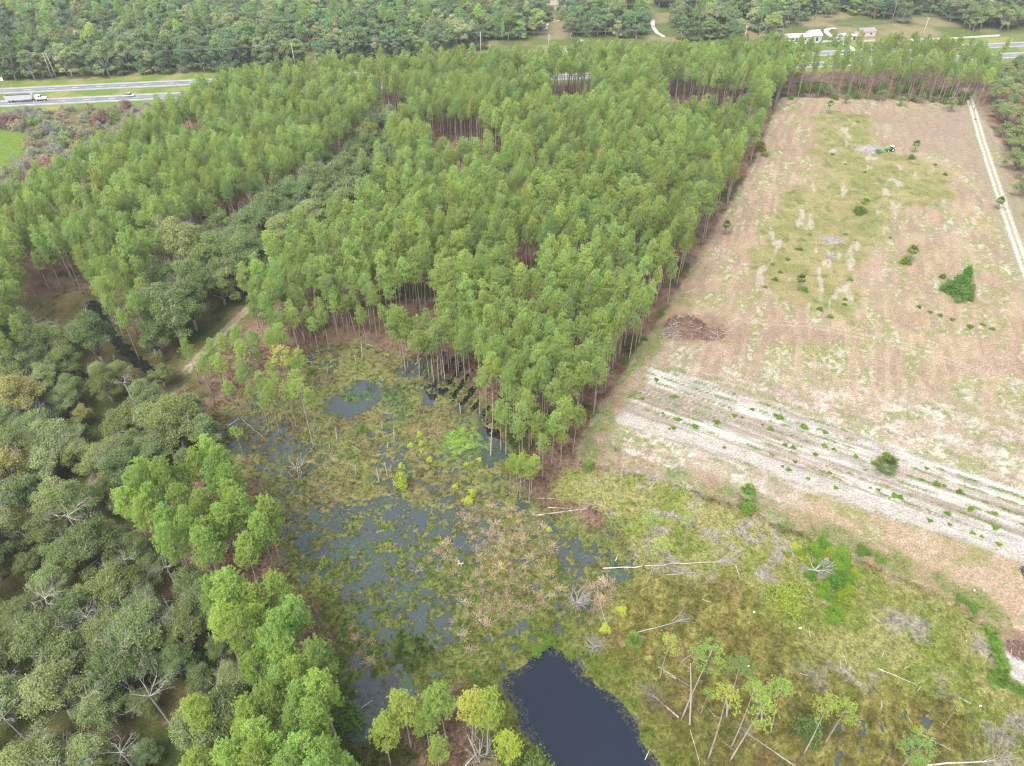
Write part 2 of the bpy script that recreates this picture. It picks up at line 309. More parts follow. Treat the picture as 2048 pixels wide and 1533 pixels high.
def tint_socket(t):                                         # colour of the object, or of the point it is scattered from
    oi = nd(t, 'ShaderNodeObjectInfo'); at = nd(t, 'ShaderNodeAttribute', attribute_type='INSTANCER', attribute_name='tint')
    m = nd(t, 'ShaderNodeMix'); m.data_type = 'RGBA'
    gt = nd(t, 'ShaderNodeMath', operation='GREATER_THAN'); gt.inputs[1].default_value = .01
    t.links.new(at.outputs['Alpha'], gt.inputs[0]); t.links.new(gt.outputs[0], m.inputs[0])
    t.links.new(oi.outputs['Color'], m.inputs[6]); t.links.new(at.outputs['Color'], m.inputs[7])
    return m.outputs[2], oi
def leaf_mat(name, cols, trans=.35, tip=None, rough=.75):
    m, t, b = mat(name); b.inputs['Roughness'].default_value = rough; b.inputs['Specular IOR Level'].default_value = .12
    tint, oi = tint_socket(t)
    a = nd(t, 'ShaderNodeAttribute', attribute_name='lv'); sep = nd(t, 'ShaderNodeSeparateColor'); t.links.new(a.outputs['Color'], sep.inputs[0])
    k = nd(t, 'ShaderNodeMath', operation='MULTIPLY_ADD'); k.inputs[1].default_value = .55
    j = nd(t, 'ShaderNodeMath', operation='MULTIPLY'); j.inputs[1].default_value = .45
    t.links.new(oi.outputs['Random'], j.inputs[0]); t.links.new(sep.outputs[0], k.inputs[0]); t.links.new(j.outputs[0], k.inputs[2])
    c = ramp(t, k.outputs[0], [(i/(len(cols)-1), q) for i, q in enumerate(cols)])
    if tip:
        mx = nd(t, 'ShaderNodeMix'); mx.data_type = 'RGBA'; t.links.new(sep.outputs[1], mx.inputs[0]); t.links.new(c, mx.inputs[6]); mx.inputs[7].default_value = (*tip, 1); c = mx.outputs[2]
    c = mul(t, c, tint)
    t.links.new(c, b.inputs['Base Color'])
    tr = nd(t, 'ShaderNodeBsdfTranslucent'); t.links.new(c, tr.inputs['Color'])
    ms = nd(t, 'ShaderNodeMixShader'); ms.inputs[0].default_value = trans
    t.links.new(b.outputs[0], ms.inputs[1]); t.links.new(tr.outputs[0], ms.inputs[2])
    t.links.new(ms.outputs[0], t.nodes['Material Output'].inputs[0])
    return m
M = {}
M['needle'] = leaf_mat('pine_needles', [(.165,.27,.080), (.22,.345,.093), (.29,.41,.105), (.285,.375,.12)], .48, (.42,.49,.15))
M['oak'] = leaf_mat('oak_leaves', [(.11,.165,.052), (.155,.215,.070), (.215,.27,.098), (.29,.325,.155)], .33, (.34,.38,.21))
M['shrub'] = leaf_mat('shrub_leaves', [(.12,.17,.05), (.16,.22,.06), (.20,.26,.075)], .3, (.27,.32,.09))
M['plain'] = leaf_mat('plain_leaves', [(.75,.75,.75), (1,1,1), (1.25,1.25,1.25)], .25)
M['palm'] = leaf_mat('palm_fronds', [(.09,.16,.04), (.12,.20,.05), (.17,.24,.08)], .2, (.26,.28,.12))
M['straw'] = leaf_mat('dry_straw', [(.30,.245,.16), (.40,.335,.22), (.48,.42,.29)], .2)
M['bark'] = flat_mat('pine_bark', (.25,.20,.165), .9, .35, 1.5, bump=.4)
M['oakbark'] = flat_mat('oak_bark', (.27,.25,.21), .9, .3, 1.2, bump=.4)
M['dead'] = flat_mat('dead_wood', (.36,.32,.275), .85, .25, 1.2, bump=.3)
M['deadgrey'] = flat_mat('grey_dead_wood', (.25,.235,.215), .85, .25, 1.0, bump=.3)
M['deadbrown'] = flat_mat('brown_brush', (.125,.08,.057), .9, .35, .8, bump=.3)
M['white'] = flat_mat('white_paint', (.55,.55,.54), .45, .06)
M['metal'] = flat_mat('pale_metal', (.48,.49,.50), .4, .08, metal=.3)
M['black'] = flat_mat('black_rubber', (.02,.02,.02), .8, .2)
M['dark'] = flat_mat('dark_panel', (.05,.05,.055), .5, .2)
M['glass'] = flat_mat('dark_glass', (.03,.04,.05), .08, .1)
M['roof'] = flat_mat('grey_shingles', (.22,.19,.18), .85, .25)
M['redpaint'] = flat_mat('red_paint', (.35,.03,.05), .5, .15)
M['tin'] = flat_mat('pale_tin_roof', (.42,.43,.45), .5, .15, 1.0)
M['green'] = flat_mat('green_paint', (.03,.22,.08), .4, .1)
M['yellow'] = flat_mat('yellow_rim', (.75,.60,.15), .5, .1)
M['pole'] = flat_mat('weathered_pole', (.36,.32,.26), .85, .15)
M['wire'] = flat_mat('wire', (.18,.18,.18), .6, .1)
# ------------------------------------------------------------------ mesh helpers
def mesh_np(name, v, f, mats, lv=None, smooth=False, midx=None):
    me = bpy.data.meshes.new(name); v = np.asarray(v, np.float32); f = np.asarray(f, np.int32)
    me.vertices.add(len(v)); me.vertices.foreach_set('co', v.ravel())
    n, k = f.shape; me.loops.add(n*k); me.loops.foreach_set('vertex_index', f.ravel())
    me.polygons.add(n); me.polygons.foreach_set('loop_start', np.arange(0, n*k, k, dtype=np.int32))
    try: me.polygons.foreach_set('loop_total', np.full(n, k, np.int32))
    except Exception: pass
    if midx is not None: me.polygons.foreach_set('material_index', np.asarray(midx, np.int32))
    for m in mats: me.materials.append(m)
    if lv is not None:
        a = me.attributes.new('lv', 'FLOAT_COLOR', 'POINT'); q = np.ones((len(v), 4), np.float32); q[:, :lv.shape[1]] = lv; a.data.foreach_set('color', q.ravel())
    me.update(calc_edges=True); me.validate()
    me.polygons.foreach_set('use_smooth', np.full(len(me.polygons), smooth)); return me
class MB:
    def __init__(s): s.v = []; s.f = []
    def box(s, x0, x1, y0, y1, z0, z1):
        b = len(s.v); s.v += [(x, y, z) for z in (z0, z1) for x, y in ((x0,y0),(x1,y0),(x1,y1),(x0,y1))]
        s.f += [tuple(b+i for i in q) for q in ((0,3,2,1),(4,5,6,7),(0,1,5,4),(1,2,6,5),(2,3,7,6),(3,0,4,7))]; return s
    def prism(s, prof, y0, y1):                             # outline in x,z extruded along y
        b = len(s.v); n = len(prof); s.v += [(x, y0, z) for x, z in prof]+[(x, y1, z) for x, z in prof]
        s.f.append(tuple(range(b, b+n))); s.f.append(tuple(range(b+2*n-1, b+n-1, -1)))
        s.f += [(b+i, b+n+i, b+n+(i+1) % n, b+(i+1) % n) for i in range(n)]; return s
    def tube(s, pts, rad, n=5):
        b = len(s.v); pts = [Vector(p) for p in pts]
        for i, p in enumerate(pts):
            d = (pts[min(i+1, len(pts)-1)]-pts[max(i-1, 0)]).normalized()
            a = d.cross(Vector((.31, .17, .93)) if abs(d.z) < .9 else Vector((1, 0, 0))).normalized(); c = d.cross(a)
            r = rad[i] if isinstance(rad, (list, tuple)) else rad
            for k in range(n):
                t = 6.28318*k/n; s.v.append(tuple(p+a*math.cos(t)*r+c*math.sin(t)*r))
        for i in range(len(pts)-1):
            for k in range(n): s.f.append((b+i*n+k, b+i*n+(k+1) % n, b+(i+1)*n+(k+1) % n, b+(i+1)*n+k))
        s.f.append(tuple(b+k for k in range(n))[::-1]); e = b+(len(pts)-1)*n; s.f.append(tuple(e+k for k in range(n))); return s
    def cyl(s, c, r, w, n=14):                              # wheel with its axle along y
        x, y, z = c; return s.tube([(x, y-w/2, z), (x, y+w/2, z)], r, n)
    def mesh(s, name, m, smooth=False):
        me = bpy.data.meshes.new(name); me.from_pydata(s.v, [], s.f); me.materials.append(m); me.update()
        if smooth: me.polygons.foreach_set('use_smooth', np.full(len(me.polygons), True))
        return me
    def build(s, name, m, parent=None, smooth=False): return obj(name, s.mesh(name, m, smooth), parent)
def obj(name, me, parent=None):
    o = bpy.data.objects.new(name, me); C.objects.link(o)
    if parent is not None: o.parent = parent
    return o
def tag(o, label=None, cat=None, group=None, kind=None, color=None):
    if label: o['label'] = label
    if cat: o['category'] = cat
    if group: o['group'] = group
    if kind: o['kind'] = kind
    if color: o.color = (*color, 1)
    return o
def empty(name, loc, rz=0, sc=1.0):
    o = bpy.data.objects.new(name, None); C.objects.link(o); o.location = loc; o.rotation_euler = (0, 0, rz)
    o.scale = (sc, sc, sc) if not isinstance(sc, tuple) else sc; o.empty_display_size = .5; return o
def inst(name, parts, loc, rz=0, sc=1.0, label=None, cat=None, group=None, color=None, tilt=None):
    """one thing: an empty with its parts (name, mesh), meshes shared between repeats"""
    e = empty(name, loc, rz, sc)
    if tilt: e.rotation_euler = (Matrix.Rotation(tilt[1], 3, 'Z')@Matrix.Rotation(tilt[0], 3, 'Y')@Matrix.Rotation(rz-tilt[1], 3, 'Z')).to_euler()
    tag(e, label, cat, group)
    for n, me in parts:
        o = obj(n, me, e)
        if color: o.color = (*color, 1)
    return e
def gz(x, y): return float(ground(np.array([x]), np.array([y]))[1][0])
def scatter(name, protos, pts, rot, scl, idx, tint, label, cat, flat=False):
    """ONE object of kind stuff: points carrying instances of the listed prototype meshes"""
    me = bpy.data.meshes.new(name); n = len(pts); me.vertices.add(n); me.vertices.foreach_set('co', np.asarray(pts, np.float32).ravel())
    for an, ty, d, k in (('rot', 'FLOAT_VECTOR', rot, 'vector'), ('scl', 'FLOAT_VECTOR', scl, 'vector'), ('idx', 'INT', idx, 'value'), ('tint', 'FLOAT_COLOR', tint, 'color')):
        a = me.attributes.new(an, ty, 'POINT'); a.data.foreach_set(k, np.asarray(d).astype(np.int32 if ty == 'INT' else np.float32).ravel())
    o = obj(name, me); tag(o, label, cat, kind='stuff')
    g = bpy.data.node_groups.new(name, 'GeometryNodeTree')
    g.interface.new_socket('Geometry', in_out='INPUT', socket_type='NodeSocketGeometry'); g.interface.new_socket('Geometry', in_out='OUTPUT', socket_type='NodeSocketGeometry')
    gi = g.nodes.new('NodeGroupInput'); go = g.nodes.new('NodeGroupOutput'); L = g.links.new
    ji = g.nodes.new('GeometryNodeJoinGeometry')
    for ps in protos:
        jp = g.nodes.new('GeometryNodeJoinGeometry')
        for p in ps:
            oi = g.nodes.new('GeometryNodeObjectInfo'); oi.transform_space = 'ORIGINAL'; oi.inputs['Object'].default_value = p; L(oi.outputs['Geometry'], jp.inputs[0])
        gt = g.nodes.new('GeometryNodeGeometryToInstance'); L(jp.outputs[0], gt.inputs[0]); L(gt.outputs[0], ji.inputs[0])
    ip = g.nodes.new('GeometryNodeInstanceOnPoints'); ip.inputs['Pick Instance'].default_value = True
    def na(nm, ty):
        q = g.nodes.new('GeometryNodeInputNamedAttribute'); q.data_type = ty; q.inputs[0].default_value = nm; return q.outputs[0]
    L(gi.outputs[0], ip.inputs['Points']); L(ji.outputs[0], ip.inputs['Instance']); L(na('idx', 'INT'), ip.inputs['Instance Index'])
    e2r = g.nodes.new('FunctionNodeEulerToRotation'); L(na('rot', 'FLOAT_VECTOR'), e2r.inputs[0]); L(e2r.outputs[0], ip.inputs['Rotation'])
    L(na('scl', 'FLOAT_VECTOR'), ip.inputs['Scale']); L(ip.outputs[0], go.inputs[0])
    md = o.modifiers.new('scatter', 'NODES'); md.node_group = g
    return o
# ------------------------------------------------------------------ ground sheet
def axis(pieces):
    o = []
    for a, b, s in pieces: o.append(np.arange(a, b-1e-6, s))
    o.append([pieces[-1][1]]); return np.concatenate(o)
gx = axis([(-3000,-450,60),(-450,-150,2.0),(-150,-75,.8),(-75,110,.42),(110,260,.8),(260,450,2.0),(450,3000,60)])
gy = axis([(-400,20,12),(20,130,.42),(130,230,.65),(230,420,1.3),(420,640,2.4),(640,4200,60)])
X, Y = np.meshgrid(gx, gy); cg, zg, wetg = ground(X, Y)
nx, ny = len(gx), len(gy)
ids = np.arange(nx*ny).reshape(ny, nx)
fq = np.stack([ids[:-1,:-1], ids[:-1,1:], ids[1:,1:], ids[1:,:-1]], -1).reshape(-1, 4)
gm, t, b = mat('ground_cover'); b.inputs['Roughness'].default_value = .95; b.inputs['Specular IOR Level'].default_value = .1
at = nd(t, 'ShaderNodeAttribute', attribute_name='lv'); tc = nd(t, 'ShaderNodeTexCoord')
na_ = nd(t, 'ShaderNodeTexNoise', Scale=2.2, Detail=6.0, Roughness=.75); nb_ = nd(t, 'ShaderNodeTexNoise', Scale=.45, Detail=5.0, Roughness=.6)
nc_ = nd(t, 'ShaderNodeTexNoise', Scale=1.1, Detail=4.0, Roughness=.7)
for q in (na_, nb_, nc_): t.links.new(tc.outputs['Object'], q.inputs['Vector'])
c1 = mul(t, at.outputs['Color'], ramp(t, na_.outputs['Fac'], [(.30, (.48,.48,.46)), (.5, (1,1,1)), (.70, (1.5,1.5,1.5))]))
c2 = mul(t, c1, ramp(t, nb_.outputs['Fac'], [(.35, (.86,.9,.84)), (.65, (1.12,1.08,1.08))]))
c3 = mul(t, c2, ramp(t, nc_.outputs['Fac'], [(.4, (.93,1.0,.85)), (.6, (1.08,1.0,1.05))]))
t.links.new(c3, b.inputs['Base Color'])
bp = nd(t, 'ShaderNodeBump', Strength=.55, Distance=.35); t.links.new(na_.outputs['Fac'], bp.inputs['Height']); t.links.new(bp.outputs[0], b.inputs['Normal'])
go_ = obj('ground', mesh_np('ground', np.stack([X, Y, zg], -1).reshape(-1, 3), fq, [gm], cg.reshape(-1, 3), True)); tag(go_, kind='structure')
# water
def water_mat(name, col, rough, bump):
    m, t, b = mat(name); b.inputs['Base Color'].default_value = (*col, 1); b.inputs['Roughness'].default_value = rough; b.inputs['Specular IOR Level'].default_value = .5
    tc = nd(t, 'ShaderNodeTexCoord'); n = nd(t, 'ShaderNodeTexNoise', Scale=.9, Detail=3.0, Roughness=.5); t.links.new(tc.outputs['Object'], n.inputs['Vector'])
    bp = nd(t, 'ShaderNodeBump', Strength=bump, Distance=.05); t.links.new(n.outputs['Fac'], bp.inputs['Height']); t.links.new(bp.outputs[0], b.inputs['Normal']); return m
M['marshwater'] = water_mat('marsh_water', (.040,.050,.050), .06, .08)
M['pondwater'] = water_mat('pond_water', (.003,.007,.016), .0, .02)
M['ditchwater'] = water_mat('tree_reflection_water', (.008,.009,.008), .0, .02)  # near-black base paints in the dark reflection of the surrounding trees
def sheet(name, poly, z, m, kind='structure'):
    me = bpy.data.meshes.new(name); me.from_pydata([(x, y, z) for x, y in poly], [], [tuple(range(len(poly)))]); me.materials.append(m); me.update()
    return tag(obj(name, me), kind=kind)
cp = np.array(POND).mean(0)
sheet('marsh_water', [(-140,-20),(150,-20),(150,205),(-140,205)], -.16, M['marshwater'])
sheet('pond', [tuple(cp+(np.array(p)-cp)*1.07) for p in POND], -.15, M['pondwater'])
sheet('ditch_water', PP([(170,600),(200,590),(250,660),(335,740),(330,780),(280,760),(200,680)]), -.15, M['ditchwater'])  # ditch surface, its colour darkened for mirrored trees
sheet('furrow_water', PP([(835,755),(870,690),(960,740),(1010,850),(1005,880),(975,870),(965,830),(900,800),(860,800)]), -.15, M['ditchwater'])  # dark sheet laid over the marsh water, tree reflections put into its colour
# ------------------------------------------------------------------ highway
asph, t, b = mat('asphalt'); b.inputs['Roughness'].default_value = .85
tc = nd(t, 'ShaderNodeTexCoord'); n = nd(t, 'ShaderNodeTexNoise', Scale=.25, Detail=8.0); t.links.new(tc.outputs['Object'], n.inputs['Vector'])
t.links.new(ramp(t, n.outputs['Fac'], [(.3, (.115,.12,.135)), (.7, (.165,.17,.185))]), b.inputs['Base Color'])
M['line'] = flat_mat('road_paint', (.72,.72,.68), .6, .1)
M['shoulder'] = flat_mat('shoulder', (.30,.29,.28), .9, .2, .5)
def ribbon(mb, s0, s1, o0, o1, z, step=40):
    n = max(1, int((s1-s0)/step)); b = len(mb.v)
    for i in range(n+1):
        s = s0+(s1-s0)*i/n
        for o in (o0, o1): p = hw(s, o); mb.v.append((p[0], p[1], z))
    mb.f += [(b+2*i, b+2*i+2, b+2*i+3, b+2*i+1)[::-1] for i in range(n)]
def carriage(oc):
    mb = MB(); ribbon(mb, -700, 700, oc-4.9, oc+4.9, .06); r = mb.build('road', asph); tag(r, kind='structure')
    mk = MB()
    for e in (-3.75, 3.75): ribbon(mk, -700, 700, oc+e-.14, oc+e+.14, .068)
    for k in range(-55, 56): ribbon(mk, k*12.2, k*12.2+3.4, oc-.12, oc+.12, .068)
    q = mk.build('road_markings', M['line']); tag(q, kind='structure')
    sh = MB(); ribbon(sh, -700, 700, oc-5.6, oc+5.6, .05); q = sh.build('road_shoulder', M['shoulder']); tag(q, kind='structure')
carriage(0.0); carriage(_off)
# ------------------------------------------------------------------ tree prototypes
def pine_parts(seed, H=20.0, R=2.7, nb=46, nt=7, start=.56, blades=10, bl=.44, sparse=1.0):
    r = np.random.default_rng(seed); wood = MB()
    lx, ly = r.normal(0, .35, 2)
    tr = lambda z: np.array([lx*(z/H)**2*1.4, ly*(z/H)**2*1.4, z])
    zs = np.linspace(-.4, H*.97, 8); wood.tube([tr(max(z, 0)) if z > 0 else (0, 0, z) for z in zs], [.17*(1-.72*i/7)+.012 for i in range(8)], 6)
    cen = []; out = []
    for i in range(nb):
        t_ = (i+.5)/nb; z = H*(start+(1-start)*t_**.95)
        prof = ((1-t_)**.60)*(.5+.5*min(1, t_/.25))*1.18+.08
        rr = R*prof*r.uniform(.62, 1.12); az = i*2.39996+r.normal(0, .35)
        if r.random() > sparse: continue
        d = np.array([math.cos(az), math.sin(az), 0]); b0 = tr(z-rr*.25)
        e = tr(z)+d*rr+np.array([0, 0, rr*.22]); mid = (b0+e)/2+np.array([0, 0, -.08*rr])
        wood.tube([b0, mid, e], [.05, .035, .012], 3)
        k = 1+int(rr/.85)
        for j in range(k):
            f = .42+.58*(j+1)/k; c = b0+(e-b0)*f; side = np.array([-d[1], d[0], 0])*r.normal(0, .30*rr*(1-.3*f)); cen.append(c+side+[0, 0, r.normal(.1, .15)]); out.append(d)
    for k in range(4):
        az = r.uniform(0, 6.28); z = H*r.uniform(.3, start); wood.tube([tr(z), tr(z)+np.array([math.cos(az)*r.uniform(.5, 1.4), math.sin(az)*1.0, .25])], [.04, .012], 3)
    cen = np.array(cen); out = np.array(out); n = len(cen)
    c = np.repeat(cen, nt, 0)+r.normal(0, 1, (n*nt, 3))*[.40, .40, .24]; od = np.repeat(out, nt, 0)
    v, f, lv = blades_np(r, c, od, blades, bl, .066*bl/.44)
    me = mesh_np('crown', v, f, [M['needle']], lv)
    return [('trunk', wood.mesh('trunk', M['bark'], True)), ('crown', me)]
def blades_np(r, c, od, nbl, L, w, up=.6, outw=.6, rnd=.85, vr=None, tip=(0., .55)):
    N = len(c); cc = np.repeat(c, nbl, 0); o = np.repeat(od, nbl, 0)
    d = o*outw+r.normal(0, rnd, (N*nbl, 3)); d[:, 2] += up; d /= np.linalg.norm(d, axis=1)[:, None]
    ln = L*r.uniform(.6, 1.15, (N*nbl, 1)); s = np.cross(d, r.normal(0, 1, (N*nbl, 3))); s /= np.linalg.norm(s, axis=1)[:, None]+1e-6
    v = np.stack([cc-s*w*.5, cc+d*ln*.75+s*w*.8, cc+d*ln, cc+d*ln*.6-s*w*.8], 1).reshape(-1, 3)
    f = np.arange(N*nbl*4).reshape(-1, 4)
    tv = np.repeat(r.random(N) if vr is None else vr, nbl*4); tp = np.tile([tip[0], tip[1]*.7, tip[1], tip[1]*.7], N*nbl)*np.repeat(r.random(N)*.8+.2, nbl*4)
    return v, f, np.stack([tv, tp, np.zeros_like(tv)], -1)
def leafclump_np(r, cen, out, n, spread, size, tip=.5):
    N = len(cen)*n; c = np.repeat(cen, n, 0)+r.normal(0, 1, (N, 3))*spread; o = np.repeat(out, n, 0)
    nrm = o*.5+r.normal(0, .8, (N, 3)); nrm[:, 2] += .6; nrm /= np.linalg.norm(nrm, axis=1)[:, None]
    a = np.cross(nrm, r.normal(0, 1, (N, 3))); a /= np.linalg.norm(a, axis=1)[:, None]+1e-6; b_ = np.cross(nrm, a)
    s = size*r.uniform(.55, 1.15, (N, 1))
    v = np.stack([c-a*s, c-b_*s*.5, c+a*s, c+b_*s*.5], 1).reshape(-1, 3); f = np.arange(N*4).reshape(-1, 4)
    tv = np.repeat(np.repeat(r.random(len(cen)), n)*.7+r.random(N)*.3, 4); tp = np.repeat(r.random(N)**2*tip, 4)
    return v, f, np.stack([tv, tp, np.zeros_like(tv)], -1)
def oak_parts(seed, H=13.0, R=6.5, nl=13, per=20, n=26, size=.30, leafm='oak', barem=.25, barkm='oakbark', zlow=.42, low=0):
    r = np.random.default_rng(seed); wood = MB(); cen = []; out = []
    fork = np.array([r.normal(0, .4), r.normal(0, .4), H*.22]); wood.tube([(0, 0, -.4), (0, 0, H*.1), fork], [.48, .38, .32], 7)
    for i in range(nl+low):
        az = i*2.39996+r.normal(0, .3); q = math.sqrt((i+.6)/nl)*r.uniform(.85, 1.08) if i < nl else r.uniform(.75, 1.0)
        lr = R*(.33-.10*q)*r.uniform(.65, 1.4); rad = max(0, (R-lr*.8)*q)
        zc = H*(zlow+(1-zlow)*math.sqrt(max(0, 1-q*q*.92)))-lr*.8+r.normal(0, .9)
        L = np.array([math.cos(az)*rad, math.sin(az)*rad, max(zc, H*.3) if i < nl else H*r.uniform(.14, .32)])
        m1 = fork+(L-fork)*.45+np.array([r.normal(0, .6), r.normal(0, .6), r.normal(.2, .5)])
        wood.tube([fork, m1, L], [.22, .15, .08], 5)
        k = int(per*(lr/(R*.3))**1.5)+6
        for j in range(k):
            u = r.normal(0, 1, 3); u[2] = abs(u[2])*.9-.15; u /= np.linalg.norm(u); c = L+u*lr*np.array([1, 1, .72])*r.uniform(.72, 1.08)
            cen.append(c); out.append(u)
            if j % 2 == 0: wood.tube([L+u*lr*.1, L+u*lr*.55+r.normal(0, .25, 3), c], [.06, .04, .018], 3)
        if r.random() < barem:                              # a bare limb standing out of the leaves
            e = L+np.array([math.cos(az)*.5, math.sin(az)*.5, 1.0])*lr*1.1; bare_limb(wood, r, L, e, .09, 3)
    cen = np.array(cen); out = np.array(out)
    v, f, lv = leafclump_np(r, cen, out, n, np.array([.42, .42, .28])*(R/6.5)**.4, size)
    return [('trunk', wood.mesh('trunk', M[barkm], True)), ('crown', mesh_np('crown', v, f, [M[leafm]], lv))]
def bare_limb(mb, r, a, b, rad, depth, n=4):
    a = np.array(a, float); b = np.array(b, float); L = np.linalg.norm(b-a); m = (a+b)/2+r.normal(0, L*.10, 3)
    mb.tube([a, m, b], [rad, rad*.72, rad*.45], n)
    if depth <= 0: return
    for k in range(3 if depth > 1 else 2):
        s = (m if k == 0 else b); d = (b-a)/max(L, .01)+r.normal(0, .55, 3); d /= np.linalg.norm(d)
        bare_limb(mb, r, s, s+d*L*r.uniform(.45, .7), rad*.5, depth-1, 3)
def shrub_parts(seed, H=2.4, R=1.8, n=120, per=26, leafm='shrub', size=.15, cone=False):
    r = np.random.default_rng(seed); wood = MB(); u = r.normal(0, 1, (n, 3)); u[:, 2] = np.abs(u[:, 2]); u /= np.linalg.norm(u, axis=1)[:, None]
    k = r.uniform(.45, 1.05, (n, 1))**.6; c = u*k*[R, R, H*.92]
    lump = .8+.35*np.sin(np.arctan2(c[:, 1], c[:, 0])*3+seed)
    c[:, :2] *= lump[:, None]
    if cone: c[:, :2] *= np.clip(1.2-c[:, 2:3]/H*1.22, .06, 2)
    c[:, 2] += .15
    for i in range(9): q = c[r.integers(n)]; wood.tube([(0, 0, -.2), q*.5+[0, 0, .1], q], [.06, .04, .015], 3)
    v, f, lv = leafclump_np(r, c, u, per, .22*(R/1.8)**.5, size)
    return [('stem', wood.mesh('stem', M['oakbark'])), ('foliage', mesh_np('foliage', v, f, [M[leafm]], lv))]
def palm_parts(seed, H=4.5, skirt=True):
    r = np.random.default_rng(seed); wood = MB(); wood.tube([(0, 0, -.3), (.05, 0, H*.5), (.1, .05, H)], [.24, .20, .19], 8)
    V = []; D = []
    def frond(V, el, az, Ln):
        d = np.array([math.cos(az)*math.cos(el), math.sin(az)*math.cos(el), math.sin(el)]); a = np.array([.1, .05, H]); m = a+d*Ln*.5
        side = np.array([-math.sin(az), math.cos(az), 0]); up = np.cross(d, side)
        for k in range(11):
            th = (k-5)/5*1.35; e = m+(d*math.cos(th)+side*math.sin(th))*Ln*.62+np.array([0, 0, -.18*Ln*abs(th)]); w = np.cross(e-m, up); w = w/np.linalg.norm(w)*.07
            V.append([m-w*.3, m+w*.3, (m+e)/2+w, e]); V.append([m-w*.3, (m+e)/2+w, e, (m+e)/2-w])
        V.append([a-side*.03, a+side*.03, m+side*.03, m-side*.03])
    for i in range(30): frond(V, math.radians(r.uniform(-25, 80)), i*2.4, r.uniform(1.5, 2.1))
    if skirt:
        for i in range(12): frond(D, math.radians(r.uniform(-75, -35)), i*2.4, r.uniform(1.2, 1.7))
    P_ = [('trunk', wood.mesh('trunk', M['oakbark'], True))]
    for nm, q, m in (('fronds', V, 'palm'), ('dead_fronds', D, 'straw')):
        if q:
            v = np.array(q).reshape(-1, 3); P_.append((nm, mesh_np(nm, v, np.arange(len(v)).reshape(-1, 4), [M[m]], np.stack([np.repeat(r.random(len(q)), 4), np.tile([0, .2, .4, .4], len(q)), np.zeros(len(v))], -1))))
    return P_
def tuft_mesh(seed, nb, L, w, up, m, spread=.12, outw=.3, tip=.5):
    r = np.random.default_rng(seed); c = r.normal(0, spread, (nb, 3))*[1, 1, .1]; od = np.zeros((nb, 3))
    v, f, lv = blades_np(r, c, od, 1, L, w, up=up, outw=0, rnd=.55, vr=np.full(nb, r.random()), tip=(0, tip)); return mesh_np('tuft', v, f, [M[m]], lv)
PINES = [pine_parts(100+i, H=h, R=R_, nb=nb, start=st, sparse=.82) for i, (h, R_, nb, st) in enumerate([(20, 2.0, 36, .63), (21, 2.15, 40, .62), (18, 1.85, 32, .66), (22.5, 2.1, 38, .68), (20, 2.45, 42, .58), (17.5, 1.7, 30, .68), (21, 1.9, 34, .65), (19.5, 1.5, 26, .66)])]
NEARP = [pine_parts(200+i, H=h, R=R_, nb=nb, start=st, nt=9, blades=14, bl=.38) for i, (h, R_, nb, st) in enumerate([(20, 2.4, 40, .57), (21, 2.65, 44, .55), (19, 2.1, 36, .60), (20, 2.45, 40, .58)])]
THINP = [pine_parts(300+i, H=h, R=R_, nb=nb, start=st, nt=8, blades=11, bl=.34, sparse=.55) for i, (h, R_, nb, st) in enumerate([(18, 2.5, 26, .72), (19, 2.2, 22, .76), (16, 2.1, 22, .74)])]
OAKS = [oak_parts(400+i, H=h, R=R_, nl=nl) for i, (h, R_, nl) in enumerate([(12, 6.2, 13), (13, 7.0, 15), (11, 5.4, 11), (13.5, 6.4, 14), (12, 7.4, 16)])]
NOAK = [oak_parts(450+i, H=h, R=R_, nl=nl, per=26, n=34, size=.19, barem=.40, zlow=.34) for i, (h, R_, nl) in enumerate([(11, 5.4, 19), (12.5, 6.3, 22), (10, 4.8, 16), (12, 5.8, 20), (13, 5.0, 17)])]
BROAD = [oak_parts(470+i, H=h, R=R_, nl=nl, per=18, n=24, zlow=.30, low=7, barem=.15) for i, (h, R_, nl) in enumerate([(13, 5.2, 13), (15, 5.6, 15), (11, 4.8, 12), (14, 4.4, 12)])]
SHR = [shrub_parts(500+i, H=h, R=R_, n=n_) for i, (h, R_, n_) in enumerate([(2.4, 1.8, 120), (3.2, 2.2, 150), (1.8, 1.6, 90)])]
PSHR = [shrub_parts(520+i, H=h, R=R_, n=n_, leafm='plain') for i, (h, R_, n_) in enumerate([(3.0, 2.4, 140), (4.2, 2.8, 170), (2.0, 1.6, 90)])]
PALM = [palm_parts(600, 4.6), palm_parts(601, 3.6), palm_parts(602, 5.2), palm_parts(603, 1.2, False)]
def inview(x, y, z=12, pad=60):
    a, b = PX(x, y, z); return (a > -pad) & (a < 2048+pad) & (b > -pad) & (b < 1533+pad+60)
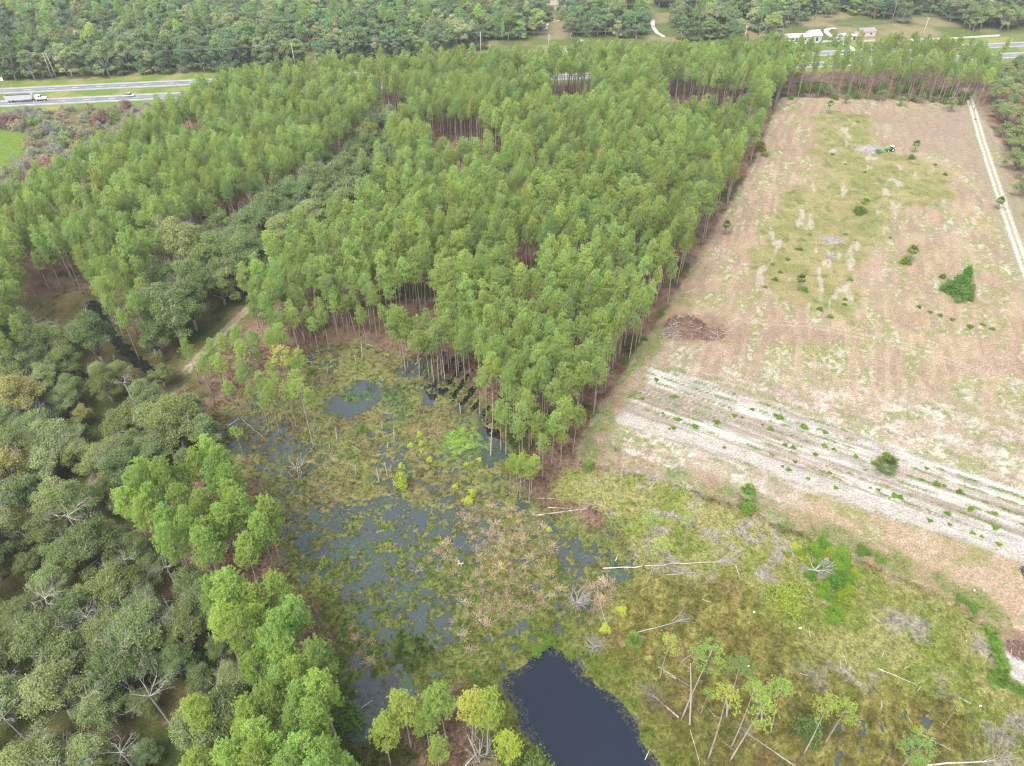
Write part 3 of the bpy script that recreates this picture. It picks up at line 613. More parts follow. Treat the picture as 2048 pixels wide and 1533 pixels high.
# ------------------------------------------------------------------ pines that stand out one by one (crown centre in the photo -> place on the ground)
placed = []
def put_pine(px, py, H, protos, label, group=None, color=(1, 1, 1), tilt=None, name='pine_tree', k=None, base=None):
    x, y = P(*base) if base else P(px, py, H*.78)
    k = random.randrange(len(protos)) if k is None else k; hh = {id(PINES): 20.3, id(NEARP): 20, id(THINP): 17.7}[id(protos)]
    s = H/hh; placed.append((x, y)); z = gz(x, y)
    return inst(name, protos[k], (x, y, max(z, -.4)), random.uniform(0, 6.28), (s*random.uniform(.92, 1.1), s*random.uniform(.92, 1.1), s), label, 'pine', group, color, tilt)
def jc(base=(1, 1, 1), a=.12):
    q = random.uniform(1-a, 1+a); y = random.uniform(-.06, .1); return (base[0]*(q+y), base[1]*q, base[2]*(q-y))
clumpA = [(395,930),(430,952),(460,965),(298,955),(332,962),(362,1000),(270,980),(292,1025),(335,1042),(378,1045),(422,1062),(462,990),(484,1022),(524,1062),(532,1036),(490,1102),(412,1092),(448,1042),(365,955),(420,905),(440,925),(310,990),(395,1010),(260,1005),(350,1085)]
clumpB = [(428,1198),(470,1182),(440,1240),(505,1205),(560,1188),(512,1245),(562,1252),(545,1292),(592,1228),(520,1335),(572,1312),(605,1352),(560,1372),(632,1332),(540,1405),(600,1402),(642,1382),(590,1442),(500,1482),(555,1500),(612,1502),(655,1512),(485,1262),(470,1215),(630,1440),(580,1540),(520,1530),(640,1560),(460,1535),(690,1550)]
for i, q in enumerate(clumpA): put_pine(*q, 18+random.random()*2.5, NEARP, 'bushy yellow green pine in the clump between the grey oaks and the marsh water', 'pines of the clump west of the marsh', jc((1.08, 1.12, .95), .18))
for i, q in enumerate(clumpB): put_pine(*q, 18+random.random()*3, NEARP, 'large bushy pine in the clump at the lower left beside the marsh channel', 'pines of the lower left clump', jc((1.02, 1.08, .95), .18))
for q, lb in [((395,1422), 'lone round pine crown standing among grey green oaks'), ((495,1478), 'rounded pale pine just left of the lower left pine clump'), ((400,1525), 'bright pine at the bottom edge among the lower left oaks'),
              ((505,1440), 'small pine between the lone round pine and the clump')]:
    put_pine(*q, 17.5, NEARP, lb, color=(1.2, 1.12, .9))
for q, h, lb, c in [((765,1462), 15, 'small pine leftmost of the row between marsh channel and pond', (1.35,1.2,1)), ((806,1412), 18, 'pale pine with visible trunk below the dark green mat in the marsh', (1.4,1.2,1)), ((882,1398), 19, 'tall pine with two tiers of crown below the marsh centre', (1.1,1.1,1)),
                    ((872,1502), 12, 'small pine at the bottom edge between two taller pines', (1.3,1.2,1)), ((940,1405), 19, 'pale yellow pine left of the dark pond', (1.6,1.25,1)), ((972,1420), 19, 'yellow green pine nearest the west bank of the dark pond', (1.4,1.25,.9)), ((1016,1490), 14, 'small yellow pine on the lower west bank of the dark pond', (1.5,1.3,.8)), ((850,1440), 14, 'pale slim pine behind the bottom centre pines', (1.2,1.15,1))]:
    put_pine(*q, h, NEARP, lb, color=c)
for bs, h, lb, c, tl, pr in [((1318,1362), 15, 'slender pine with flat yellow green crown alone in the brown scrub', (1.4,1.2,.9), None, THINP), ((1362,1441), 17, 'leaning pine whose bare trunk slants up right in the scrub', (1.0,1.1,1), (.30, .9), THINP),
        ((1452,1432), 15, 'thin pine with bare grey trunk in front of a small dark crown', (.7,.8,.9), (.08, 1.5), THINP), ((1415,1523), 18, 'yellowish pine with long slanting trunk in the lower scrub', (1.5,1.25,.9), (.10, 1.2), THINP),
        ((1460,1500), 17, 'green pine just right of the yellowish pine in the lower scrub', (1.1,1.15,.9), (.10, .8), THINP), ((1458,1525), 18, 'pine leaning right over broken branches in the lower scrub', (1.3,1.2,1), (.22, .6), THINP), ((1400,1432), 9, 'low young pine beside the leaning pine in the scrub', (1,1.1,.9), None, THINP),
        ((1606,1512), 15, 'pale crowned pine below the small grey bush in the scrub', (1.4,1.2,.9), (.12, 1.0), THINP), ((1648,1490), 15, 'thin green pine right of the pale crowned pine in the scrub', (1.2,1.15,.9), None, THINP), ((1765,1580), 17, 'blue green pine crown at the bottom edge right of the scrub logs', (.9,1.05,1.1), None, THINP),
        ((1880,1462), 8, 'small pale pine standing over a wet furrow in the lower right', (1.5,1.25,.9), None, THINP), ((1808,1500), 8, 'small yellowish pine in the brown furrows of the lower right', (1.6,1.2,.8), None, THINP), ((1540,1470), 15, 'pine with loose pale crown between the yellowish and the pale crowned pines', (1.2,1.2,1), (.1, 2.6), THINP),
        ((1365,1105), 12, 'pale sparse pine in the grass below the tan field corner', (1.3,1.2,1), (.1, 1.5), THINP), ((1285,1138), 14, 'thin pale pine left of the long white fallen trunk', (1.3,1.2,1), (.15, 1.2), THINP), ((1290,1175), 13, 'sparse pine behind the long white fallen trunk', (1.4,1.25,1), (.2, .5), THINP),
        ((630,903), 20, 'tall pine with long bare trunk standing alone at the west edge of the marsh', (1.15,1.1,.9), (.05, 2.2), THINP), ((494,930), 11, 'small single pine at the west edge of the marsh', (1.3,1.2,.9), (.06, 2.4), THINP), ((588,818), 18, 'yellow green pine with bare trunk above the marsh logs', (1.6,1.25,.9), (.10, 2.2), THINP), ((578,850), 17, 'pine with bare white trunk just below the yellow green one', (1.1,1.1,1), (.08, 2.5), THINP)]:
    put_pine(0, 0, h, pr, lb, color=c, tilt=tl, base=bs)
for bs in [(540,868),(561,872),(520,842),(505,820),(470,812),(452,800),(425,780),(540,830),(560,800),(595,862),(610,845),(430,810),(480,838),(505,790),(530,775),(560,765),(590,790),(445,765),(468,770),(400,768),(612,800),(575,745),(550,735),(520,740),(495,735)]:
    put_pine(0, 0, random.uniform(12.5, 16), PINES, 'pine in the thin stand between the woodland path and the marsh', 'pines between the path and the marsh', jc((1.1,1.08,1)), base=bs)
for i, bs in enumerate([(812,748),(806,738),(817,742)]):
    put_pine(0, 0, [21, 19, 18][i], NEARP, ['tall broad pine at the head of the marsh beside a small pool', 'pine behind the tall broad pine at the head of the marsh', 'slimmer pine right of the tall broad pine at the head of the marsh'][i], color=jc(), base=bs)
for bs in [(1058,1010),(1040,1000),(1035,992),(1062,995),(1050,985),(1020,985)]:
    put_pine(0, 0, random.uniform(13, 16), PINES, 'slim pine in the tight group at the southern tip of the plantation by the marsh', 'pines at the southern tip', jc((1.15,1.1,.95)), base=bs, k=random.choice([2, 5]))
for bs, h in [((1012,912), 17), ((1002,905), 17), ((986,850), 19), ((960,836), 17), ((973,843), 18), ((1103,935), 17), ((1085,960), 16), ((1120,940), 15), ((640,875), 15)]:
    put_pine(0, 0, h, PINES, 'pine on the east edge of the marsh with its trunk foot in dark water', 'pines along the east edge of the marsh', jc((1.1,1.08,1)), base=bs)
for bs in [(680,690),(700,683),(735,700),(660,705),(640,715),(625,700),(775,690),(722,672),(762,668),(600,716),(690,665),(650,680),(745,655)]:
    put_pine(0, 0, random.uniform(15, 19), PINES, 'slim pine at the green north edge of the marsh with a visible trunk', 'pines along the north edge of the marsh', jc((1.05,1.05,1)), base=bs, k=random.choice([2, 5]))
for i in range(17):                                          # row of bare-stemmed pines standing in flooded furrows
    f = i/16; bs = (838+f*125+random.uniform(-6, 6), 762+random.uniform(-22, 18)-f*28)
    put_pine(0, 0, random.uniform(17, 19.5), PINES, 'pine with thin bare trunk standing in the flooded black furrows', 'pines in the flooded furrows', jc(), base=bs, k=random.choice([0, 2, 5]))
# ------------------------------------------------------------------ the planted stands
def grid_in(poly, dirv, dx, dy, jit, holes=(), seed=0, pad=0.0):
    r = np.random.default_rng(seed); a = np.array(poly); cx, cy = a.mean(0); R_ = np.hypot(a[:, 0]-cx, a[:, 1]-cy).max()+5
    i, j = np.meshgrid(np.arange(-R_, R_, dx), np.arange(-R_, R_, dy)); i = i.ravel()+r.normal(0, jit*.5, i.size); j = j.ravel()+r.normal(0, jit, j.size)
    x = cx+i*dirv[1]+j*dirv[0]; y = cy-i*dirv[0]+j*dirv[1]
    m = sdist(x, y, poly) > pad+(fbm(x, y, 10, 2, 90)-.5)*5
    for h in holes: m &= sdist(x, y, h) < 0
    o_ = (x-_m2[0])*HX+(y-_m2[1])*HY; m &= o_ < -9
    m &= r.random(x.size) > .06+.30*ss(.56, .72, fbm(x, y, 9, 2, 93))
    return x[m], y[m]
LOOK = [(410,692,34),(432,672,34),(458,652,32),(490,622,26),(690,425,22),(703,405,22),(717,383,20),(748,343,20),(775,315,20),(330,775,16),(190,930,12),(155,1085,38),(140,1122,40),(112,1160,22),(20,1265,26),(330,1120,22),(320,1385,22),(200,640,18),(225,682,18),(300,745,20),(640,110,8),(632,125,8)]
def clear_path(x, y, d):                                     # the path's verges and the open spots beside it stay free of trees
    m = ldist(x, y, PATH) > np.where((y > 285) | (y < 118), d*.5, d)
    for zc in (9, 13, 17):
        a, b_ = PX(x, y, zc)
        for u_, v_, q_ in LOOK: m &= np.hypot(a-u_, b_-v_) > q_*.62
    return m
allx = []; ally = []; zone = []
for zi, (poly, dv, dx, dy, hl) in enumerate([(RPL, D1, 3.5, 3.1, HOLES), (LPL, np.array([.63, -.777]), 3.6, 3.1, HOLES), (LPL2, np.array([.63, -.777]), 3.9, 3.4, ()), (TOPB, D1, 4.9, 5.4, ())]):
    x, y = grid_in(poly, dv, dx, dy, .55, hl, 50+zi)
    m = clear_path(x, y, 4.2)
    for zz in (OAKB,): m &= sdist(x, y, zz) < -1
    m &= (sdist(x, y, MARSH) < 1) | (fbm(x, y, 6, 2, 91) > .72)
    if zi == 0: m &= sdist(x, y, FIELD) < 0
    m &= inview(x, y, 15, 130)
    x = x[m]; y = y[m]
    pl = np.array(placed); keep = np.ones(len(x), bool)
    for a, b in pl: keep &= np.hypot(x-a, y-b) > 2.2
    allx.append(x[keep]); ally.append(y[keep]); zone.append(np.full(keep.sum(), zi))
ax = np.concatenate(allx); ay = np.concatenate(ally); zn = np.concatenate(zone)
dep = ay*cP+(CAMH-15)*sP
qx, qy = PX(ax, ay, 15); vis = (qx > -5) & (qx < 2053) & (qy > -5) & (qy < 1533)
order = np.argsort(np.where(vis, dep, 1e9)); NIND = max(0, 300-len(placed)); first = order[:NIND]; rest = order[NIND:]
print('pines', len(ax), 'placed', len(placed))
fdist = sdist(ax, ay, FIELD)
for i in first:
    x, y = float(ax[i]), float(ay[i]); k = random.randrange(len(PINES))
    if zn[i] == 1: lb, gp = 'pine in the left plantation stand beyond the band of grey green oaks', 'pines of the left stand'
    elif zn[i] == 2: lb, gp = 'pine at the left edge of the photo beside the dark ditch', 'pines beside the ditch'
    elif fdist[i] > -9: lb, gp = 'pine in the outer row of the plantation with its bare trunk facing the tan field', 'pines facing the tan field'
    else: lb, gp = 'slim green pine inside the dense plantation between the marsh and the tan field', 'pines of the plantation between marsh and field'
    s = random.uniform(.86, 1.08)*(.93 if ay[i] < 175 else 1)
    inst('pine_tree', PINES[k], (x, y, max(gz(x, y), -.3)), random.uniform(0, 6.28), (s*random.uniform(.82, 1.02),)*2+(s,), lb, 'pine', gp, jc((1, 1, 1), .16), (random.uniform(0, .05), random.uniform(0, 6.28)))
pine_protos = []
seen = {}
for o in list(C.objects):
    if o.name.startswith('pine_tree') and o.type == 'EMPTY':
        mk = tuple(c.data.name for c in o.children)
        if mk[0] not in seen and any(c.data == PINES[k][1][1] for c in o.children for k in range(len(PINES))): seen[mk[0]] = [c for c in o.children]
pine_protos = list(seen.values())
r = np.random.default_rng(5); n = len(rest); rx, ry = ax[rest], ay[rest]; zz = ground(rx, ry)[1]
s = r.uniform(.80, 1.12, n); tn = np.ones((n, 4)); br = r.uniform(.78, 1.22, n)*(0.82+.36*fbm(rx, ry, 25, 2, 92)); yl = r.uniform(-.07, .14, n)
tn[:, 0] = br+yl; tn[:, 1] = br; tn[:, 2] = br-yl
dq = r.random(n) < .008; tn[dq, :3] = [1.3, 1.0, .85]
scatter('pine_forest', pine_protos, np.stack([rx, ry, np.maximum(zz, -.3)], -1), np.stack([r.normal(0, .025, n), r.normal(0, .025, n), r.uniform(0, 6.28, n)], -1), np.stack([s*r.uniform(.74, 1.02, n)]*2+[s], -1), r.integers(0, len(pine_protos), n), tn,
        'dense planted stand of slim green pines reaching back from the nearer rows to the highway', 'pine forest')
# ------------------------------------------------------------------ oaks
def spaced(poly, d, seed, holes=(), tries=9000, extra=None, pad=0):
    r = np.random.default_rng(seed); a = np.array(poly); lo, hi = a.min(0), a.max(0); c = r.uniform(lo, hi, (tries, 2))
    m = sdist(c[:, 0], c[:, 1], poly) > pad
    for h in holes: m &= sdist(c[:, 0], c[:, 1], h) < 2.0
    m &= inview(c[:, 0], c[:, 1], 8, 90)
    if extra is not None: m &= extra(c[:, 0], c[:, 1])
    out = []
    for x, y in c[m]:
        if all((x-u)**2+(y-v)**2 > d*d for u, v in out): out.append((x, y))
    return out
noak = 0
def put_oak(x, y, s, protos, label, group=None, color=(1, 1, 1), name='oak_tree', cat='oak'):
    global noak; noak += 1
    return inst(name, random.choice(protos), (x, y, max(0, gz(x, y))), random.uniform(0, 6.28), (s, s, s*random.uniform(.9, 1.1)), label, cat, group, color)
pl = np.array(placed)
def offpines(x, y):
    m = np.ones(x.shape, bool)
    for a, b in placed: m &= np.hypot(x-a, y-b) > 2.4
    return m
for x, y in spaced(OAKL, 5.6, 3, GLADES, extra=lambda x, y: clear_path(x, y, 4.5) & (ldist(x, y, DITCH) > 6) & offpines(x, y)):
    far_ = y > 110; q = random.random(); col = jc((.85, .9, .8), .18) if q < .66 else (jc((1.2, 1.2, 1.2), .12) if q < .93 else jc((1.2, 1.0, .8), .1))
    put_oak(x, y, random.uniform(.45, 1.12), NOAK, 'spreading oak with grey green crown and pale bare limbs in the lower left wood', 'oaks of the lower left wood', col)
for x, y in spaced(OAKB, 6.2, 4, extra=lambda x, y: clear_path(x, y, 4) & ((ldist(x, y, PATH) > 7) | (y > 200))):
    col = jc((.8, .9, .8), .16) if random.random() < .85 else jc((1.2, 1.15, 1.0), .1)
    put_oak(x, y, random.uniform(.95, 1.42)*(.8 if y > 270 else 1), NOAK, 'dark grey green oak in the band that crosses the pine stands beside the woodland path', 'oaks of the band between the pine stands', col)
for px, py, s, lb in [(168,655,.55,'small grey green oak bush beside the dark ditch'), (95,670,.5,'low grey bush left of the ditch'), (110,640,.4,'round bush in the brown clearing left of the ditch'), (880,165,.9,'oak crown rising from the pines just below the highway'), (940,175,1.0,'broad grey oak with pale limbs beside the highway'), (975,185,.8,'grey oak right of the broad one beside the highway'), (925,205,.9,'grey oak below the broad one beside the highway'), (830,160,1.0,'dark green oak leftmost of the group beside the highway'), (1070,270,.8,'grey green oak alone inside the dense pines'), (1045,250,.7,'small grey oak touching the lone one inside the pines'), (330,745,.5,'oak between the ditch and the sandy path'),
                      (1650,165,.45,'dark green bush under the pines at the head of the field'), (1760,175,.5,'green shrub tree under the far pines near the middle of the field head'), (1800,185,.45,'dark shrub tree under the far pines right of the middle'), (1900,195,.5,'shrub tree beside the top of the sandy track'), (1690,180,.4,'low green tree between far pine trunks'), (1840,180,.4,'round dark bush behind the far pine trunks')]:
    x, y = P(px, py+28, 0); put_oak(x, y, s, OAKS, lb, color=jc())
# right edge beyond the track
for x, y in spaced(PP([(1985,170),(2120,150),(2300,300),(2300,520),(2070,470),(2040,380),(2010,300),(1990,230)]), 7.0, 6, extra=lambda x, y: (ldist(x, y, TRACK) > 6)):
    if random.random() < .85: put_oak(x, y, random.uniform(.55, 1.0), OAKS, 'grey green oak right of the sandy track at the right edge', 'oaks right of the sandy track', jc((1.05, 1.1, 1.05)))
# ------------------------------------------------------------------ wood beyond the highway
OPEN = [PP(h) for h in [[(960,92),(1100,100),(1300,105),(1520,100),(1530,84),(1300,82),(1110,78),(960,84)],[(1088,45),(1130,45),(1135,80),(1085,80)],[(1300,20),(1340,20),(1350,90),(1290,90)],[(1480,40),(1495,40),(1500,100),(1475,100)],
        [(1560,100),(1560,64),(1640,40),(1720,38),(1800,50),(1860,66),(1930,66),(2100,72),(2100,100)],[(1640,58),(1640,38),(1700,34),(1705,50)],[(330,5),(390,5),(395,28),(335,28)],[(780,22),(850,22),(850,45),(780,45)],[(1085,8),(1130,8),(1130,40),(1085,40)],[(1812,30),(1850,30),(1930,60),(1820,60)],[(615,95),(650,85),(650,125),(620,125)],
        [(1240,5),(1300,0),(1320,30),(1260,30)]]]
WOOD = PP([(-500,185),(-200,172),(0,163),(330,150),(640,131),(925,117),(945,101),(1240,97),(1320,93),(1530,90),(1570,70),(1900,62),(2300,62)])+[ tuple(hw(700, 420)), tuple(hw(-600, 420))]
_r = np.random.default_rng(8); _i, _j = np.meshgrid(np.arange(-560, 700, 7.4), np.arange(30, 420, 7.0)); _i = _i+_r.normal(0, 2, _i.shape); _j = _j+_r.normal(0, 1.8, _j.shape)
_x = (_m2[0]+HD[0]*_i+HN[0]*_j).ravel(); _y = (_m2[1]+HD[1]*_i+HN[1]*_j).ravel(); _k = (sdist(_x, _y, WOOD) > 0) & inview(_x, _y, 8, 120); wpts = list(zip(_x[_k], _y[_k]))
wx = np.array([p[0] for p in wpts]); wy = np.array([p[1] for p in wpts]); opn = np.zeros(len(wx), bool)
for h in OPEN: opn |= sdist(wx, wy, h) > -1.5
wq, wr = PX(wx, wy, 0)
thin = (wq > 1130) & (np.random.default_rng(3).random(len(wx)) < .12) & (wr < 200)
wx = wx[~opn & ~thin]; wy = wy[~opn & ~thin]
od_ = np.argsort(wy-.18*wx); nf_ = 130
for i in od_[:nf_]:
    q = random.random(); right_ = wx[i] > 40
    put_oak(float(wx[i]), float(wy[i]), random.uniform(.7, 1.25), (OAKS if wx[i] > 40 and random.random() < .5 else BROAD), ('broad grey green oak by the houses across the highway' if right_ else 'dense dark green tree in the front of the wood across the highway'), ('oaks by the houses across the highway' if right_ else 'front trees of the wood across the highway'), jc((.72, .88, .95) if q < .6 else ((1.1, 1.15, .95) if q < .85 else (1.3, 1.25, 1.3)), .15), name='broadleaf_tree', cat='tree')  # the cool tint paints distance haze into most crowns
ow = [c for c in C.objects if c.type == 'EMPTY' and c.name.startswith(('oak_tree', 'broadleaf_tree'))]
seen = {}
for o in ow:
    k = [c.data for c in o.children]
    for q in OAKS[:2]+BROAD:
        if q[0][1] in k and k[0].name not in seen: seen[k[0].name] = list(o.children)
oprot = list(seen.values()); rest = od_[nf_:]; n = len(rest); r = np.random.default_rng(9)
isp = r.random(n) < 0; idx = r.integers(0, len(oprot)*2+2, n)
s = np.where(isp, r.uniform(.7, 1.0, n), r.uniform(.7, 1.25, n)); tn = np.ones((n, 4)); br = r.uniform(.75, 1.25, n); q_ = r.random(n); br *= .92; tn[:, 0] = br*r.uniform(.78, 1.05, n); tn[:, 1] = br; tn[:, 2] = br*r.uniform(1.0, 1.35, n); tn[q_ < .12, :3] = [1.5, 1.35, 1.5]; tn[q_ > .75, :3] *= [1.2, 1.3, .95]; tn[(q_ > .5) & (q_ < .503), :3] = [1.6, .9, .8]  # random tones, shifted bluish to put distance haze into the leaf colour
# order inside the join is not relied on: both kinds share every tint and size range
scatter('far_wood', oprot+pine_protos[:2]+oprot, np.stack([wx[rest], wy[rest], np.zeros(n)], -1), np.stack([np.zeros(n), np.zeros(n), r.uniform(0, 6.28, n)], -1), np.stack([s, s, s], -1), idx, tn, 'far mixed green wood filling the ground behind the first trees across the highway', 'wood')
# ------------------------------------------------------------------ dead wood: fallen trunks and standing snags
def hgt(base, top):                                         # height of an upright thing seen from base pixel to top pixel
    x, y = P(*base); lo, hi = 0, 40
    for _ in range(40):
        m = (lo+hi)/2
        if PX(x, y, m)[1] > top[1]: lo = m
        else: hi = m
    return lo
def twigs(mb, r, c, d, n, L, rad=.035):
    for i in range(n):
        q = d+r.normal(0, .6, 3); q[2] = abs(q[2])*.6; q /= np.linalg.norm(q); s = c+d*r.uniform(-1.2, .4)*L*.6
        bare_limb(mb, r, s, s+q*L*r.uniform(.5, 1), rad, 1, 3)
def log(p0, p1, rad, label, m='dead', broom=0, bl=2.0, z1=0.0, cat='fallen tree', name='fallen_trunk', group=None):
    r = np.random.default_rng(int(p0[0]*7+p0[1])); a = P(*p0); b_ = P(*p1, z1) if z1 else P(*p1)
    A = np.array([0, 0, rad*.7]); B = np.array([b_[0]-a[0], b_[1]-a[1], z1+rad*.7]); L = np.linalg.norm(B); k = max(4, int(L/2))
    pts = [A+(B-A)*i/k+(r.normal(0, L*.006, 3)*[1, 1, .3] if 0 < i < k else 0) for i in range(k+1)]
    mb = MB(); mb.tube(pts, [rad*(1-.55*i/k) for i in range(k+1)], 6)
    for i in range(int(L/3)): f = r.uniform(.3, .9); s = A+(B-A)*f; mb.tube([s, s+r.normal(0, .45, 3)*[1, 1, .3]+[0, 0, .3]], [rad*.3, .012], 3)
    z = gz(*a); root = empty(name, (a[0], a[1], max(z, -.15)))
    tag(root, label, cat, group); mb.build('trunk', M[m], root, True)
    if broom:
        q = MB(); d = (B-A)/L; twigs(q, r, B, d, broom, bl); q.build('branches', M['deadgrey' if m == 'dead' else m], root)
    return root
LOGS = [((1073,1031),(1177,1017),.17,'pale fallen trunk with spreading bare twigs in the marsh below the plantation tip','dead',14,3.2),
 ((1205,1138),(1448,1124),.15,'longest white fallen trunk with a grey bare crown at its right end','dead',34,3.0),
 ((1328,1151),(1425,1143),.10,'thin grey fallen stem just below the longest white trunk','deadgrey',6,1.5),
 ((1471,1131),(1480,1160),.14,'short upright leaning log beside the grey bare crown','dead',0,0),
 ((1205,1139),(1233,1176),.12,'dark wet log crossing the small water patch right of the marsh','deadbrown',0,0),
 ((1231,1122),(1250,1083),.13,'pale log slanting up right above the small water patch','dead',0,0),
 ((1268,1268),(1362,1243),.15,'grey fallen trunk above the lone flat crowned pine','deadgrey',16,2.2),
 ((1195,1186),(1211,1245),.13,'thin fallen stem running down from the straw clumps','deadgrey',6,1.5),
 ((1316,1334),(1382,1375),.12,'straight brown pole lying across the base of the flat crowned pine','deadgrey',0,0),
 ((1358,1437),(1303,1390),.15,'fallen trunk with reddish bare branches at its upper left end','dead',22,3.0),
 ((1362,1325),(1386,1307),.10,'short forked pole at the top of the dead slim snag','deadgrey',0,0),
 ((1510,1400),(1524,1386),.14,'short pale log below the white scraps in the scrub','dead',0,0),
 ((1537,1413),(1545,1371),.09,'thin pale log standing askew in the right part of the scrub','dead',0,0),
 ((1591,1533),(1497,1471),.14,'large broken trunk with tangled twigs in the lower scrub','deadgrey',20,2.6),
 ((1844,1470),(1900,1500),.12,'pale broken log in the furrows of the lower right','dead',4,1.0),
 ((1600,1348),(1614,1352),.10,'tiny pale log in the middle of the scrub','dead',0,0),
 ((1755,1338),(1830,1369),.11,'long thin pale log in the grass of the lower right','dead',5,1.2),
 ((1835,1383),(1844,1371),.11,'short pale log just below the long thin one','dead',0,0),
 ((1705,1429),(1722,1448),.08,'thin stick in the brown furrows left of centre','dead',0,0),
 ((1815,1434),(1825,1449),.10,'short stick between two wet furrows','dead',0,0),
 ((1840,1532),(1990,1522),.20,'large white fallen trunk with curved branches at the bottom right edge','dead',26,4.2),
 ((1073,997),(1112,998),.09,'short pale stick in the marsh grass left of the grassy bank','dead',0,0),
 ((1096,1016),(1143,1018),.10,'thin white log lying flat above the twiggy fallen trunk','dead',0,0),
 ((830,731),(858,700),.13,'pale log leaning between the flooded pines','dead',0,0),
 ((455,854),(488,832),.12,'pale log under the pines west of the marsh','dead',0,0),
 ((430,795),(480,795),.07,'thin horizontal log between trunks west of the marsh','deadgrey',0,0),
 ((540,800),(570,820),.11,'whitish log beside the pool on the marsh\'s west side','dead',5,1.2),
 ((478,835),(528,877),.09,'thin dark log slanting down right in the flooded west corner','deadgrey',0,0),
 ((640,640),(660,635),.10,'pale log on the brown floor north of the marsh','dead',4,1.0),
 ((735,690),(760,696),.10,'forked pale log on the green north shore of the marsh','dead',5,1.3),
 ((615,722),(635,728),.09,'small pale log with twigs on the north west shore','dead',5,1.0),
 ((840,636),(862,639),.12,'white log on the brown floor above the tall broad pine','dead',0,0),
 ((862,302),(905,297),.14,'pale log lying in the dark gap of the upper stand','dead',0,0),
 ((75,672),(118,660),.14,'pale fallen trunk in the brown clearing left of the ditch','dead',4,1.2),
 ((62,628),(98,600),.13,'slanting fallen trunk above the brown clearing','deadgrey',0,0),
 ((720,1418),(745,1400),.12,'pale log at the west bank of the lower marsh channel','dead',0,0),
 ((930,1533),(965,1495),.16,'broken pale trunk at the bottom edge left of the pond','dead',8,1.6),
 ((1188,966),(1208,944),.09,'thin pale stick at the corner between scrub and tan field','dead',0,0),
 ((1380,1460),(1400,1530),.10,'slim pale log in the scrub right of the pond','dead',0,0),
 ((1050,960),(1025,975),.09,'little log at the foot of the plantation tip pines','dead',0,0),
 ((1300,980),(1310,960),.08,'short stick in the greyish grass under the field edge','dead',0,0),
 ((660,905),(672,930),.08,'dark wet stick in the west marsh','deadgrey',0,0), ((700,890),(725,905),.08,'half sunk stick in the marsh beneath two pale snags','deadgrey',0,0),
 ((1290,1520),(1330,1440),.07,'very thin stick in the scrub nearest the pond','dead',0,0), ((1345,1242),(1372,1215),.06,'thin grey stick above the grey fallen trunk','dead',0,0)]
for l in LOGS: log(*l)
lrng = np.random.default_rng(77)
for i in range(46):                                          # loose sticks of the scrub
    px = lrng.uniform(1240, 1990); py = lrng.uniform(1060, 1520)
    x, y = P(px, py)
    if sdist(np.array([x]), np.array([y]), FIELD)[0] > -2 or sdist(np.array([x]), np.array([y]), POND)[0] > -3: continue
    a = lrng.uniform(0, 3.14); L = lrng.uniform(.8, 2.6); q = PX(x+math.cos(a)*L, y+math.sin(a)*L)
    log((px, py), (float(q[0]), float(q[1])), lrng.uniform(.05, .1), 'short pale stick lying in the brown green scrub', 'dead', 0, 0, cat='stick', name='dead_stick', group='loose sticks in the scrub')
SNAGS = [((765,859),(762,842),'pale snag right of the round bush in the upper marsh'),((789,877),(786,853),'pale snag beside a pale log in the marsh, right of the first'),((674,878),(671,856),'pale snag in the marsh west part with brown water'),((712,950),(710,928),'dark footed snag left of the yellow green sapling'),
 ((758,963),(753,936),'leaning snag just left of the yellow green sapling'),((775,952),(768,923),'curved snag nearest the yellow green sapling'),((782,943),(780,935),'stump beside the curved snag'),((713,729),(709,711),'pale snag above the blue pool'),((726,717),(722,683),'tall pale snag on the green north shore'),
 ((709,662),(699,625),'tall leaning snag among the northern pines'),((981,910),(985,840),'tall white dead trunk at the east edge of the marsh'),((921,826),(919,806),'pale snag in the eastern marsh grass'),((610,680),(597,655),'leaning snag on the brown floor north west of the marsh'),((655,745),(654,735),'stump north of the blue pool'),
 ((660,842),(662,835),'stump at the south west of the blue pool'),((775,895),(776,885),'stump between pool and sapling'),((659,897),(658,888),'white stump in the west marsh'),((888,757),(888,750),'stump in the flooded furrows'),((1380,1450),(1381,1328),'bare grey dead stem right of the flat crowned pine'),
 ((1524,1445),(1521,1402),'thin dead stem standing in the scrub'),((1763,1418),(1762,1402),'small snag in the lower right furrows'),((955,1515),(935,1470),'bare grey snag left of the pond at the bottom edge'),((890,760),(880,680),'bare snag among the flooded pines'),((1454,1433),(1453,1390),'grey dead stem in front of the small dark crown')]
for bs, tp, lb in SNAGS:
    x, y = P(*bs); h = max(1.0, hgt(bs, tp)); r = np.random.default_rng(int(bs[0]))
    q = P(tp[0], tp[1], h); dx = q[0]-x; mb = MB(); mb.tube([(0, 0, -.4), (dx*.45, r.normal(0, .1), h*.5), (dx, 0, h)], [.17, .13, .07], 6)
    for i in range(int(h/2.5)): z = r.uniform(.4, .95)*h; mb.tube([(dx*z/h, 0, z), (dx*z/h+r.normal(0, .6), r.normal(0, .6), z+.3)], [.035, .01], 3)
    tag(mb.build('dead_snag', M['dead']), lb, 'snag').location = (x, y, max(gz(x, y), -.2))
